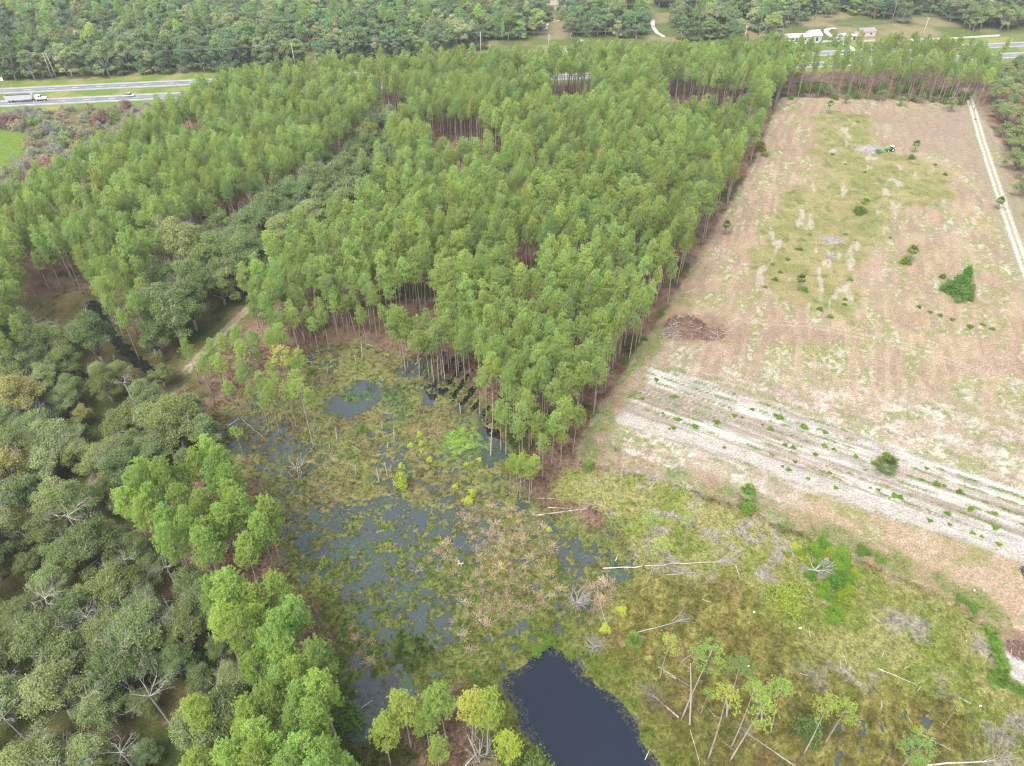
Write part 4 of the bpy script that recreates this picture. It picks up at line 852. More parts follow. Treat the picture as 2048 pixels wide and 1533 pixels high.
# leaning living tree over the east marsh, white dead shrubs, big bare oaks
def dead_tree(px, py, s, label, m='dead', n=9, H=5, seed=1, spread=1.0, z0=0, name='dead_tree', cat='dead tree', twig=3):
    r = np.random.default_rng(seed); mb = MB(); x, y = P(px, py, z0)
    mb.tube([(0, 0, -.3), (r.normal(0, .15), r.normal(0, .15), H*.4)], [.16*s, .12*s], 6)
    if z0: mb.tube([(.3, .2, -z0-.4), (.1, .1, -z0*.4), (0, 0, .1)], [.24, .17, .16*s], 6)
    for i in range(n):
        az = i*2.4+r.normal(0, .3); e = np.array([math.cos(az)*H*.5*spread, math.sin(az)*H*.5*spread, H*r.uniform(.6, 1.0)]); bare_limb(mb, r, (0, 0, H*.35), e, .09*s, twig)
    o = tag(mb.build(name, M[m]), label, cat); o.location = (x, y, z0+max(gz(x, y), -.2)); return o
for a in [(595,945,.8,'small white dead tree lying open in the west marsh','dead',8,3.2,1,1.2), (831,1146,.6,'whitish dead shrub in the marsh water centre','deadgrey',9,1.8,2,1.0), (1153,1212,1.0,'round pale grey dead bush by the marsh grass','deadgrey',26,2.6,3,1.1), (1187,1300,.7,'small pale grey dead bush beside the pond corner','deadgrey',20,2.0,4,1.1),
          (960,1524,.9,'leafless brown tree at the bottom edge left of the pond','deadgrey',8,6.0,5,.6), (505,585,1.3,'bare white tree between oak band and plantation','dead',11,9,6,1.0), (700,425,1.2,'bare grey tree beside the upper woodland path','deadgrey',9,9,7,.6), (50,345,.9,'pale leaning dead tree beside the reddish thicket','deadgrey',10,6,8,.8),
          (800,345,1.1,'leafless grey tree right of the upper woodland path','deadgrey',9,9,9,.5), (1320,1420,.8,'reddish grey tangle of bare branches in the scrub','deadbrown',16,2.6,10,1.5), (1230,905,.6,'bare reddish sapling at the plantation corner','deadbrown',6,3,11,.8)]: dead_tree(*a)
for px, py, s, lb in [(140,1040,2.6,'big white dead oak limbs reaching over the sandy path'),(305,1400,2.6,'large bare oak branch curving round a grassy glade'),(95,1205,2.0,'white bare oak crown left of the lower path'),(250,1125,1.7,'white bare crown top right of the sandy path'),(335,1140,1.8,'pale bare branches beside the brown glade'),
                      (175,1240,1.8,'pale broken oak in the middle of the lower wood'),(240,1300,2.0,'pale bare limbs above the big curving branch'),(245,1510,1.9,'white bare crown at the bottom edge'),(180,1400,1.6,'bare pinkish branches over a green glade'),(10,1440,1.8,'white bare limbs at the lower left edge'),(90,1520,2.0,'long pale bare branch at the lower left corner'),(110,880,2.0,'pale crooked limbs in the upper part of the oak wood'),(250,770,1.7,'white limbs in the oak beside the ditch'),(60,770,1.8,'pale limbs in the grey oak at the left edge'),
                      (340,800,1.3,'pale bare limbs by the sandy path bend'),(470,1010,1.2,'thin white dead stems between the pine clump crowns'),(330,1240,1.6,'white twigs over the green wood centre'),(210,920,1.4,'pale bare twigs near the palm under the oaks')]:
    dead_tree(px, py, s*.30, lb, 'deadgrey' if (px+py) % 4 else 'dead', 6+px % 4, 2.2*s/1.7, int(px*3+py), 1.4, 8.6, 'bare_oak', 'dead oak', 4)
# ------------------------------------------------------------------ straw clumps of the marsh
STR = [tuft_mesh(700+i, 170, 1.25, .035, .35, 'straw', .35) for i in range(3)]
CL = [PP([(920,1030),(960,1010),(1060,1020),(1110,1080),(1100,1160),(1130,1180),(1060,1230),(1000,1250),(930,1240),(920,1180),(960,1120),(940,1080)]), PP([(845,1090),(905,1080),(915,1150),(860,1150)]), PP([(1165,1165),(1225,1160),(1228,1200),(1180,1230)]), PP([(905,1240),(960,1250),(940,1310),(905,1280)]), PP([(700,1250),(740,1270),(755,1340),(720,1330)])]
ncl = 0
for ci, (poly, d) in enumerate(zip(CL, (1.75, 2.2, 1.35, 2.3, 2.4))):
    for x, y in spaced(poly, d, 30+ci, tries=2500)[:130]:
        s = random.uniform(.55, 1.05); o = obj('grass_clump', random.choice(STR)); ncl += 1
        o.location = (x, y, max(gz(x, y), -.15)); o.rotation_euler = (0, 0, random.uniform(0, 6)); o.scale = (s*1.15, s*1.15, s*.8); o.color = (*jc((.95, .88, .85), .2), 1)
        tag(o, ['tan straw clump in the broad patch of dry clumps at the marsh\'s south east', 'tan straw clump in the open blue water of the marsh', 'pale straw clump beside the thin fallen stem', 'tan straw clump south of the broad patch', 'greyish dry clump at the south west of the open water'][ci], 'grass clump', ['straw clumps of the broad patch', 'straw clumps in open water', 'straw clumps by the fallen stem', 'straw clumps south of the patch', 'dry clumps south west'][ci])
# ------------------------------------------------------------------ bushes, saplings, palms
def bush(px, py, s, protos, label, color=(1, 1, 1), k=None, name='bush', cat='bush', group=None, zs=1.0):
    x, y = P(px, py); q = protos[random.randrange(len(protos)) if k is None else k]; _m = sum(color)/3; color = tuple(.62*c_+.38*_m*w_ for c_, w_ in zip(color, (1.08, 1.0, .9)))
    return inst(name, q, (x, y, max(gz(x, y), -.15)), random.uniform(0, 6.28), (s, s, s*zs), label, cat, group, color)
YG = (2.5, 2.2, .7)
for a in [(804,972,.75,'tall bright yellow green sapling standing in the marsh',YG,1.9),(803,935,.55,'upper yellow green bush touching the tall sapling',YG,1.3),(936,1004,.75,'bright yellow green bush in the eastern marsh',YG,1),(945,990,.5,'small bright bush behind the eastern one',YG,1),(652,1128,.75,'round yellow green bush in the open blue water',(1.2,1.2,.7),1.1),
          (839,872,.38,'tiny yellow bush uppermost in the middle marsh',YG,1),(843,890,.38,'tiny yellow bush below the uppermost',YG,1),(821,893,.38,'tiny yellow bush left of the middle ones',YG,1),(843,903,.3,'tiny yellow bush lowest of the three in a row',YG,1),(860,922,.38,'small yellow bush right of the tall sapling',YG,1),(959,922,.42,'small yellow bush under the bright green patch',YG,1),(932,930,.38,'little yellow bush left below the bright green patch',YG,1),(938,962,.45,'pale green bush in the eastern marsh water',(1.3,1.3,.9),1),(911,975,.42,'little yellow bush left of the eastern water bush',YG,1),
          (724,862,.95,'round dark green bush in the upper marsh',(.75,1,.75),1),(702,915,.6,'grey green bush left of the snags',(.8,.95,.8),1),(620,746,.8,'dark green bush on the north west shore',(.7,.95,.7),1),(606,970,.5,'little green shrub in the west marsh',(.9,1,.8),1),(1244,1224,.5,'round lime bush in the scrub below the water patch',YG,.8),(1211,1260,.7,'yellow green crown at the end of the thin fallen stem',YG,.9),(1098,1061,.32,'tiny lime bush right of the straw patch',YG,.8),
          (1493,1022,1.0,'round deep green bush at the foot of the field palm',(.9,1.25,.6),1),(1177,935,.7,'small green bush at the field corner by the marsh',(.9,1.2,.7),.9),(1250,725,.7,'dark green shrub under the outer plantation row',(.6,.8,.6),1.2),(1288,680,.6,'green shrub below the outer row near the brush pile',(.6,.85,.6),1.1),(1352,795,.3,'tiny green tuft shrub on the tilled rows',(.7,1.3,.4),.6),
          (1772,95,1.9,'large round deep green bush across the highway',(.55,.85,.45),1),(1829,76,.9,'small round tree on the lawn across the highway',(.7,.9,.6),1.4),(1668,92,.8,'bush beside the white fence',(.8,1,.6),.8),(1655,92,.7,'bush left of the one by the white fence',(.8,1,.6),.8),(1619,82,1.1,'yellowish tree in front of the long white building',(1.1,1.15,.8),1.3),
          (683,1440,1.9,'dark green bush tree beside the lower marsh channel',(.5,.75,.5),1.3),(1520,300,1.9,'brownish bush at the foot of the plantation edge',(1.3,.95,.5),1.0),(1530,312,1.2,'yellowish bush below the brownish one',(1.5,1.2,.6),.8),(1100,1285,.9,'dark green reed bush at the pond\'s top corner',(.6,.9,.5),.7),(1075,1300,.8,'green reed bush left of the pond\'s top corner',(.7,1,.5),.6),(1140,1310,.7,'reed bush right of the pond\'s top corner',(.7,1,.5),.6),
          (1030,1525,1.5,'dark grey green bush on the lower west bank of the pond',(.6,.75,.6),1.0),(1070,1555,1.6,'grey green bush at the bottom edge beside the pond',(.7,.8,.7),1.0),(1297,1478,.6,'brown green bush on the east bank of the pond',(1.0,.9,.6),.8),(1615,1470,1.3,'small blue grey bush above the pale pine in the scrub',(.6,.75,.85),1.6),(1830,1520,.8,'yellow green seedling bush in the lower right furrows',(1.2,1.2,.6),.9),
          (1990,1290,.5,'bright grass bush at the top of the green strip',(.8,1.5,.3),.6),(1945,1215,.7,'dark green bush on the scrub edge near the sand',(.7,1.1,.5),.7),(1920,1200,.5,'twiggy bush left of the dark one on the scrub edge',(.8,1,.7),.6),(1725,1105,.8,'grey green bush right of the vine mound',(.7,.95,.7),.8),(1760,1120,.7,'green bush farther right of the vine mound',(.8,1.1,.6),.7),(1590,1095,.6,'lime bush at the upper left of the vine mound',YG,.7),(1575,1110,.5,'green bush left of the vine mound',(1,1.2,.6),.6)]:
    bush(a[0], a[1], a[2], SHR, a[3], a[4], zs=a[5])
bush(1572, 1200, 1.9, SHR, 'wide low lime coloured bush in the scrub left of the vine mound', (1.5, 1.35, .6), zs=.45, k=1)
# vine mound with grey dead wood
vr = np.random.default_rng(12); VM = [(1645,1095,1.0),(1625,1105,.9),(1612,1125,.9),(1660,1108,.9),(1680,1115,.9),(1688,1135,.9),(1670,1140,1.0),(1640,1135,.8),(1622,1155,.8),(1690,1165,.9),(1668,1170,1.0),(1650,1175,.9),(1695,1185,.9),(1680,1200,.9),(1655,1195,.8),(1640,1190,.7),(1672,1225,.7),(1600,1110,.7),(1665,1240,.6),(1705,1150,.6)]
vb = P(1655, 1150); vm = empty('vine_mound', (vb[0], vb[1], 0)); tag(vm, 'mound of tangled dark and lime green vines with grey dead wood at the field edge', 'vine thicket')
for i, (px, py, s) in enumerate(VM):
    x, y = P(px, py); q = SHR[i % 3]; o = obj('vine_clump', q[1][1], vm); o.location = (x-vb[0], y-vb[1], 0); o.scale = (s, s, s*.9); o.color = (*[(.9, 1.15, .5), (.6, .95, .5), (1.25, 1.25, .5)][vr.integers(3)], 1)
mb = MB()
for i in range(9): a = vr.uniform(0, 6.28); bare_limb(mb, vr, (-2.6, .4, .9), (-2.6+math.cos(a)*2.2, .4+math.sin(a)*1.8, 2.0), .13, 2)
mb.build('dead_limbs', M['deadgrey'], vm)
# conical bush in the field
cb = shrub_parts(560, H=11.0, R=4.6, n=420, per=30, size=.22, cone=True); x, y = P(1915, 590)
inst('cone_bush', cb, (x, y, 0), 0, 1.0, 'tall cone shaped dark green vine covered tree alone in the tan field', 'bush', None, (.62, .95, .62))
for a in [(1890,582,.9,'low green bush at the left foot of the cone shaped tree'),(1938,600,.8,'green bush at the right foot of the cone shaped tree'),(1885,556,.5,'tiny bush up left of the cone shaped tree')]: bush(a[0], a[1], a[2], SHR, a[3], (.7, 1.05, .5))
for px, py, k, s, lb in [(1449,470,0,.85,'small cabbage palm alone near the plantation edge in the field'),(1656,228,0,1.0,'cabbage palm at the head of the field'),(1828,305,1,1.0,'cabbage palm with drooping tan fronds right of the green tractor'),(1995,418,1,.9,'cabbage palm beside the sandy track'),(1723,428,0,1.0,'cabbage palm rising from a dark bush in mid field'),(1819,522,1,1.05,'cabbage palm with a bush at its left foot'),
                        (1597,582,0,.9,'cabbage palm on the reddish bare ground of the field'),(1769,940,3,1.35,'stemless palm bush on the tilled sandy rows'),(1489,1005,1,1.0,'cabbage palm above the round green bush at the field corner'),(1268,1288,3,.9,'small palm with orange dead fronds in the scrub'),(240,1000,1,1.0,'dark palm under the oaks beside the pine clump'),(170,1215,1,1.0,'palm at the side of the lower sandy path'),(168,158,1,1.0,'pale palm on the highway verge'),(590,425,0,1.1,'palm among the upper band of oaks')]:
    x, y = P(px, py); inst('palm_tree', PALM[k], (x, y, 0), random.uniform(0, 6), s*1.05, lb, 'palm', None, jc((1.1, 1.15, .9)))
for a in [(1718,428,1.2,'dark bush hugging the mid field palm',(.6,.85,.6)),(1810,527,1.0,'bright bush hugging the palm at its left foot',(.9,1.2,.5)),(1822,318,.8,'grey green bush under the palm by the tractor',(.6,.85,.7)),(1610,583,.6,'small bush beside the palm on reddish ground',(.9,1.2,.5))]: bush(a[0], a[1], a[2], SHR, a[3], a[4])
# low bushes dotted over the field
for i, (px, py) in enumerate([(1860,625),(1880,632),(1905,640),(1940,655),(1965,650),(1985,660),(1838,615),(1545,530),(1560,545),(1575,520),(1640,620),(1660,635),(1690,610),(1620,470),(1600,500),(1550,560),(1530,575),(1690,600),(1700,560),(1730,345),(1690,330),(1665,310),(1715,245),(1870,330),(1890,350),(1950,240),(1780,477),(1690,470)]):
    bush(px, py, random.uniform(.35, .6), SHR, 'low green weed clump in the tan field', jc((.8, 1.1, .55), .2), name='weed_clump', cat='weed clump', group='weed clumps of the field', zs=.6)
for i in range(64):                                          # weeds on the tilled rows
    f = lrng.random(); q = lrng.integers(1, 6)/6; px = 1270+f*760; a = np.array([np.interp(px, [1292,1560,1900,2048], [735,812,930,985]), np.interp(px, [1240,1440,1750,2048], [845,915,1030,1125])]); py = a[0]+(a[1]-a[0])*q+lrng.normal(0, 2)
    bush(px, py, random.uniform(.18, .42), SHR, 'bright weed tuft on a ridge of the tilled sandy rows', jc((.9, 1.35, .4), .2), name='weed_tuft', cat='weed clump', group='weed tufts on the tilled rows', zs=.55)
for i in range(46):
    px = 1580+i*8+lrng.normal(0, 6); bush(px, 188+lrng.normal(0, 7)+max(0, (px-1800)*.06), random.uniform(.7, 1.5), SHR, 'green undergrowth bush between the far pine trunks at the head of the field', jc((.75, .95, .6), .2), group='undergrowth at the head of the field')
# shrub thicket left, with red and mauve shrubs
RED = (1.15, .62, .48); MAU = (.70, .48, .52)
def sh(px, py, s, col, lb, k=None, group=None): bush(px, py, s*1.22, PSHR, lb, tuple(c*w_ for c, w_ in zip(col, (.34, .25, .25))), k, 'shrub', 'shrub', group, 1.1)
for px, py, s, col, lb in [(95,352,1.9,(.95,.62,.45),'large reddish orange thicket shrub by the green clearing'),(75,372,1.7,(.62,.45,.45),'dark mauve lower part shrub of the reddish thicket'),(120,365,1.6,(.75,.50,.45),'purplish shrub right of the reddish thicket'),(100,392,1.6,(.85,.78,.74),'grey leafless shrub below the reddish thicket'),(30,385,1.4,(.8,.5,.4),'brown red shrub at the left edge below the clearing'),(55,395,1.3,(.6,.45,.42),'dark purple shrub right of the brown red one'),
                       (10,255,1.5,(.62,.42,.42),'dark mauve shrub at the left edge below the truck'),(32,250,1.7,(.80,.46,.42),'pinkish shrub below the truck'),(52,262,1.3,(.5,.62,.35),'green shrub right of the pinkish one'),(195,252,1.5,(.85,.38,.33),'crimson shrub beside the plantation corner'),(208,246,1.1,(.9,.65,.4),'orange shrub touching the crimson one'),(252,216,1.0,(.9,.5,.4),'small red shrub at the plantation\'s top left corner'),(160,290,.9,(.8,.4,.36),'small red shrub in the middle of the thicket')]: sh(px, py, s, col, lb)
sr = np.random.default_rng(21)
for x, y in spaced(SHRUBF, 3.7, 40, extra=lambda x, y: (sdist(x, y, GREENF) < -1) & (((x-_m2[0])*HX+(y-_m2[1])*HY) < -17))[:230]:
    q = sr.random(); col, lb, gp = (((.95, 1.0, .65), 'olive grey shrub of the mixed thicket left of the plantation', 'olive grey thicket shrubs') if q < .5 else ((1.1, .95, .6), 'tawny shrub of the mixed thicket left of the plantation', 'tawny thicket shrubs') if q < .66 else ((.65, .95, .35), 'green shrub of the mixed thicket left of the plantation', 'green thicket shrubs') if q < .85 else ((.85, .8, .78), 'pale grey twiggy shrub of the thicket left of the plantation', 'pale grey thicket shrubs'))
    s = sr.uniform(.7, 1.35); inst('shrub', random.choice(PSHR), (x, y, 0), random.uniform(0, 6), (s, s, s*.9), lb, 'shrub', gp, tuple(c*.30 for c in jc(col, .12)))
# ------------------------------------------------------------------ brush piles
def brush(px, py, rx, ry, h, n, m, label, seed, mound=None):
    r = np.random.default_rng(seed); x, y = P(px, py); e = empty('brush_pile', (x, y, 0)); tag(e, label, 'brush pile'); mb = MB(); pale = MB()
    for i in range(n):
        a = r.uniform(0, 6.28); q = math.sqrt(r.random()); c = np.array([math.cos(a)*rx*q, math.sin(a)*ry*q, h*(1-q*q)*r.uniform(.3, 1)+.1]); t_ = r.uniform(0, 3.14); L = r.uniform(.6, 1.8)
        d = np.array([math.cos(t_), math.sin(t_), r.normal(0, .2)])*L; (pale if r.random() < .2 else mb).tube([c-d, c+r.normal(0, .12, 3), c+d], [.04, .05, .02], 3)
    mb.build('branches', M[m], e); pale.build('pale_sticks', M['dead'], e)
    if mound:
        g_ = 22; X_, Y_ = np.meshgrid(np.linspace(-1, 1, g_), np.linspace(-1, 1, g_)); R_ = np.hypot(X_, Y_); Z_ = h*.75*np.clip(1-R_**1.6, 0, 1)*(.6+.8*fbm(X_*4+px, Y_*4, 1, 3, seed))-.05-.3*(R_ > 1)
        i_ = np.arange(g_*g_).reshape(g_, g_); obj('debris_mound', mesh_np('debris_mound', np.stack([X_*rx*1.05, Y_*ry*1.05, Z_], -1).reshape(-1, 3), np.stack([i_[:-1,:-1], i_[:-1,1:], i_[1:,1:], i_[1:,:-1]], -1).reshape(-1, 4), [M[mound]], None, True), e)
brush(1372, 655, 6.0, 6.0, 3.0, 520, 'deadbrown', 'large reddish brown pile of brush and roots beside the plantation edge', 1, 'deadbrown')
brush(1345, 668, 3.2, 3.0, 1.3, 120, 'deadgrey', 'heap of dark stumps and pale roots at the left end of the large brush pile', 5, 'deadbrown')
brush(1415, 668, 5.0, 3.4, .9, 160, 'deadbrown', 'lower right heap of reddish debris trailing from the large brush pile', 6, 'deadbrown')
brush(1740, 300, 6.3, 4.5, 1.6, 300, 'deadgrey', 'grey brush pile left of the green tractor', 2, 'deadgrey')
brush(1664, 482, 3.4, 2.6, 1.0, 150, 'deadgrey', 'small grey brush pile in mid field', 3, 'deadgrey')
brush(1660, 515, 1.7, 1.5, .3, 60, 'deadgrey', 'flat ashy patch of sticks below the small grey brush pile', 4)
brush(2040, 1300, 2.4, 2.0, .8, 60, 'deadbrown', 'brown dirt heap at the right edge above the bare sand', 7, 'deadbrown')
bush(1756, 306, .8, SHR, 'bright green bush at the front of the grey brush pile', (.9, 1.3, .5), zs=.6)
for px, py, lb in [(1507,1226,'white scrap lying in the scrub, upper one'),(1599,1259,'white scrap right of the upper one below the vine mound'),(1497,1334,'white scrap lowest in the scrub'),(1948,1182,'white scrap on the field edge near the dark car'),(1960,1413,'white scrap in the grass of the lower right')]:
    x, y = P(px, py); r = np.random.default_rng(px); pts = [(math.cos(k*1.05)*r.uniform(.15, .42), math.sin(k*1.05)*r.uniform(.12, .32)) for k in range(6)]; mb = MB(); b0 = 0
    mb.v = [(a, b_, .05) for a, b_ in pts]+[(a*.7, b_*.7, .22+.1*r.random()) for a, b_ in pts]; mb.f = [tuple(range(5, -1, -1)), tuple(range(6, 12))]+[(i, (i+1) % 6, 6+(i+1) % 6, 6+i) for i in range(6)]
    tag(mb.build('litter_scrap', M['white']), lb, 'litter').location = (x, y, gz(x, y)+.05)
# lily pads
x, y = P(916, 1131); r = np.random.default_rng(3); mb = MB()
for i in range(26):
    cx, cy = r.normal(0, .7, 2); b0 = len(mb.v); mb.v += [(cx+math.cos(k*.9)*.2, cy+math.sin(k*.9)*.2, .02+.004*i) for k in range(7)]; mb.f.append(tuple(range(b0, b0+7)))
M['lily'] = flat_mat('lily_pads', (.45, .58, .28), .5, .2); o = tag(mb.build('lily_pads', M['lily']), 'pale green cluster of lily pads on the marsh water', 'water plants'); o.location = (x, y, -.14)
# ------------------------------------------------------------------ buildings across the highway
TH = math.atan2(HD[1], HD[0])
def at_hw(px, py, z=0): x, y = P(px, py, z); return x, y
def building(name, px, py, L, D, h, rh, wallm, roofm, label, cat, rz=TH, doors=(), wins=(), hip=False, over=.35):
    x, y = P(px, py); e = empty(name, (x, y, 0), rz); tag(e, label, cat)
    mb = MB(); mb.box(-L/2, L/2, 0, D, -.2, h); w = mb.build('wall', wallm, e)
    g_ = MB(); i_ = L*.2 if hip else 0
    g_.v = [(-L/2-over, -over, h+.003), (L/2+over, -over, h+.003), (L/2+over, D+over, h+.003), (-L/2-over, D+over, h+.003), (-L/2-over+i_, D/2, h+rh), (L/2+over-i_, D/2, h+rh)]
    g_.f = [(0,1,5,4), (2,3,4,5), (1,2,5), (3,0,4), (0,3,2,1)]; g_.build('roof', roofm, e)
    for dx, w_, hh, m in doors: q = MB(); q.box(dx-w_/2, dx+w_/2, -.06, .04, 0.02, hh); q.build('door', m, e)
    for dx, w_, z0, z1 in wins:
        q = MB(); q.box(dx-w_/2-.08, dx+w_/2+.08, -.05, .04, z0-.08, z1+.08); f = q.build('window', M['white'], e); q = MB(); q.box(dx-w_/2, dx+w_/2, -.09, -.045, z0, z1); q.build('pane', M['glass'], f)
    return e
M['pinkwall'] = flat_mat('weathered_wall', (.50,.40,.34), .8, .15)
M['cream'] = flat_mat('cream_wall', (.42,.39,.35), .8, .1)
building('long_building', 1598, 85, 17, 8, 3.0, 1.5, M['cream'], M['tin'], 'long low cream building with pale metal roof across the highway', 'building', doors=[(-2, 1.2, 2.2, M['dark'])], wins=[(-5, 2.4, 1.6, 2.4), (4, 1.2, 1.2, 2.2)])
building('gable_building', 1633, 83, 6.5, 10, 3.4, 2.4, M['cream'], M['tin'], 'taller gabled white building at the right end of the long low one', 'building', doors=[(0, 1.4, 2.3, M['dark'])])
building('grey_shed', 1693, 82, 5.5, 6, 3.0, .9, M['metal'], M['tin'], 'small grey metal shed beside the white driveway', 'shed', rz=TH+.5, doors=[(0, 2.0, 2.3, M['dark'])])
building('lean_shed', 1708, 80, 3.0, 4, 2.3, .8, M['metal'], M['metal'], 'tiny grey lean shed right of the grey metal shed', 'shed', doors=[(0, 1.6, 1.9, M['dark'])])
building('brick_cottage', 1735, 73, 11, 7, 2.8, 1.8, M['pinkwall'], M['roof'], 'low pinkish cottage half hidden under oaks across the highway', 'house', wins=[(-3, 1.2, 1.0, 2.1), (2, 1.2, 1.0, 2.1)])
building('brown_house', 1104, 20, 17, 10, 2.9, 2.6, M['pinkwall'], M['roof'], 'brown roofed house with a white garage door at the top of the photo', 'house', hip=True, doors=[(-3.5, 4.5, 2.4, M['white']), (1.0, 1.0, 2.1, M['dark'])], wins=[(4.0, 2.0, 1.0, 2.1)])
building('white_house', 1150, 16, 14, 8, 3.0, 1.6, M['white'], M['tin'], 'white house behind oaks right of the brown roofed one', 'house', wins=[(-3, 1.4, 1.0, 2.2), (3, 1.4, 1.0, 2.2)], doors=[(0, 1.0, 2.1, M['dark'])])
building('trailer_home', 1080, 60, 11, 4, 2.7, .5, M['white'], M['white'], 'white trailer home under the grey oaks above the highway', 'trailer', wins=[(-3, 1.2, 1.0, 1.9), (3, 1.2, 1.0, 1.9)], doors=[(0, .9, 2.0, M['dark'])])
building('far_barn', 1352, 12, 12, 8, 3.5, 1.5, M['white'], M['tin'], 'white roofed barn at the top edge between tall oaks', 'barn', doors=[(0, 3, 2.8, M['dark'])])
building('far_house', 1492, 28, 8, 7, 3.0, 1.5, M['white'], M['tin'], 'small white house at the end of the straight grassy lane', 'house', doors=[(0, 1, 2.1, M['dark'])], wins=[(-2.2, 1.0, 1.0, 2.0)])
def fence(pts, label):
    pts = [P(*p) for p in pts]; e = empty('white_fence', (pts[0][0], pts[0][1], 0)); tag(e, label, 'fence')
    for (ax_, ay_), (bx, by) in zip(pts[:-1], pts[1:]):
        L = math.hypot(bx-ax_, by-ay_); n = int(L/2.6); ux, uy = (bx-ax_)/L, (by-ay_)/L
        for k in range(n+1): q = MB(); q.box(-.09, .09, -.09, .09, -.2, 1.5); o = q.build('post', M['white'], e); o.location = (ax_-pts[0][0]+ux*L*k/n, ay_-pts[0][1]+uy*L*k/n, 0)
        for z in (.35, .75, 1.15):
            q = MB(); q.box(0, L, -.165, -.10, z, z+.28); o = q.build('rail', M['white'], e); o.location = (ax_-pts[0][0], ay_-pts[0][1], 0); o.rotation_euler = (0, 0, math.atan2(uy, ux))
fence([(1557,91),(1600,89.5),(1668,85)], 'low white board fence in front of the long low building')
fence([(1713,86),(1748,84)], 'short white board fence right of the grey shed')
fence([(1797,84),(1900,80),(1998,74)], 'long white board fence along the lawn at the far right')
# gravel and sand drives (ground sheets)
def drive(name, pts, w, m, z=.075):
    pts = [np.array(P(*p)) for p in pts]; v = []
    for i, p in enumerate(pts):
        d = pts[min(i+1, len(pts)-1)]-pts[max(i-1, 0)]; d /= np.linalg.norm(d); n_ = np.array([-d[1], d[0]]); ww = w*(1 if isinstance(w, (int, float)) else 1); v += [(*(p+n_*ww/2), z), (*(p-n_*ww/2), z)]
    me = bpy.data.meshes.new(name); me.from_pydata(v, [], [(2*i, 2*i+1, 2*i+3, 2*i+2) for i in range(len(pts)-1)]); me.materials.append(m); tag(obj(name, me), kind='structure')
M['shell'] = flat_mat('white_shell_gravel', (.42,.40,.38), .9, .12, .8); M['sand'] = flat_mat('sandy_drive', (.36,.31,.25), .9, .15, .8)
drive('driveway', [(1672,57),(1660,57.5),(1653,60),(1653,65),(1660,71),(1670,77),(1682,84),(1697,93),(1712,101),(1716,108)], 3.4, M['shell'])
drive('driveway', [(1165,80),(1150,87),(1141,94),(1137,100),(1134,110)], 2.6, M['sand'], .072)
drive('driveway', [(1135,98),(1133,110),(1136,122)], 5.5, M['shell'], .080)
drive('driveway', [(1305,40),(1306,55),(1314,66),(1328,74)], 2.8, M['shell'], .072)
drive('driveway', [(1120,41),(1104,44),(1095,43)], 3.0, M['sand'], .084)
drive('median_crossing', [(1716,105),(1722,118),(1728,128)], 12.0, M['asph2'] if 'asph2' in M else asph, .047)
# ------------------------------------------------------------------ power line
def pole(name, px, py, h, label, double=False):
    x, y = P(px, py); e = empty(name, (x, y, 0), TH); tag(e, label, 'utility pole')
    for dx in ((0, 2.2) if double else (0,)): mb = MB(); mb.tube([(dx, 0, -.5), (dx*.7, 0, h)], [.24, .16], 8); mb.build('post', M['pole'], e, True)
    mb = MB(); mb.box(-.08, .08, -1.5, 1.5, h-.75, h-.55); mb.build('crossarm', M['pole'], e)
    for dy in (-1.3, 0, 1.3): mb = MB(); mb.tube([(0, dy, h-.55), (0, dy, h-.2)], [.10, .06], 6); mb.build('insulator', M['white'], e)
    return x, y, h
pw = [P(-240,186)+(14,)]
for a in [(106,160,14,'paired wooden utility poles on the left verge',True),(592,140,14,'wooden utility pole in front of the wood at the path mouth'),(962,118,15,'tall wooden utility pole in the middle of the far verge'),(1485,101,14,'utility pole beside the grassy lane'),(1842,82,14,'utility pole on the lawn at the far right')]:
    pw.append(pole('utility_pole', *a[:4], *(a[4:])))
pole('utility_pole', 1097, 108, 11, 'slim utility pole left of the white driveway apron')
pw.append(P(2300,66)+(14,))
for dy in (-1.3, 0, 1.3):
    for a, c in zip(pw[:-1], pw[1:]):
        mb = MB(); n_ = np.array([-HD[1], HD[0]])*dy; mb.tube([(a[0]+(c[0]-a[0])*k/12+n_[0], a[1]+(c[1]-a[1])*k/12+n_[1], a[2]-.18+(c[2]-a[2])*k/12-4.5*(k/12)*(1-k/12)) for k in range(13)], .03, 3)
        tag(mb.build('power_line', M['wire']), 'thin dark power cable strung between the roadside utility poles', 'cable', 'power cables along the highway')
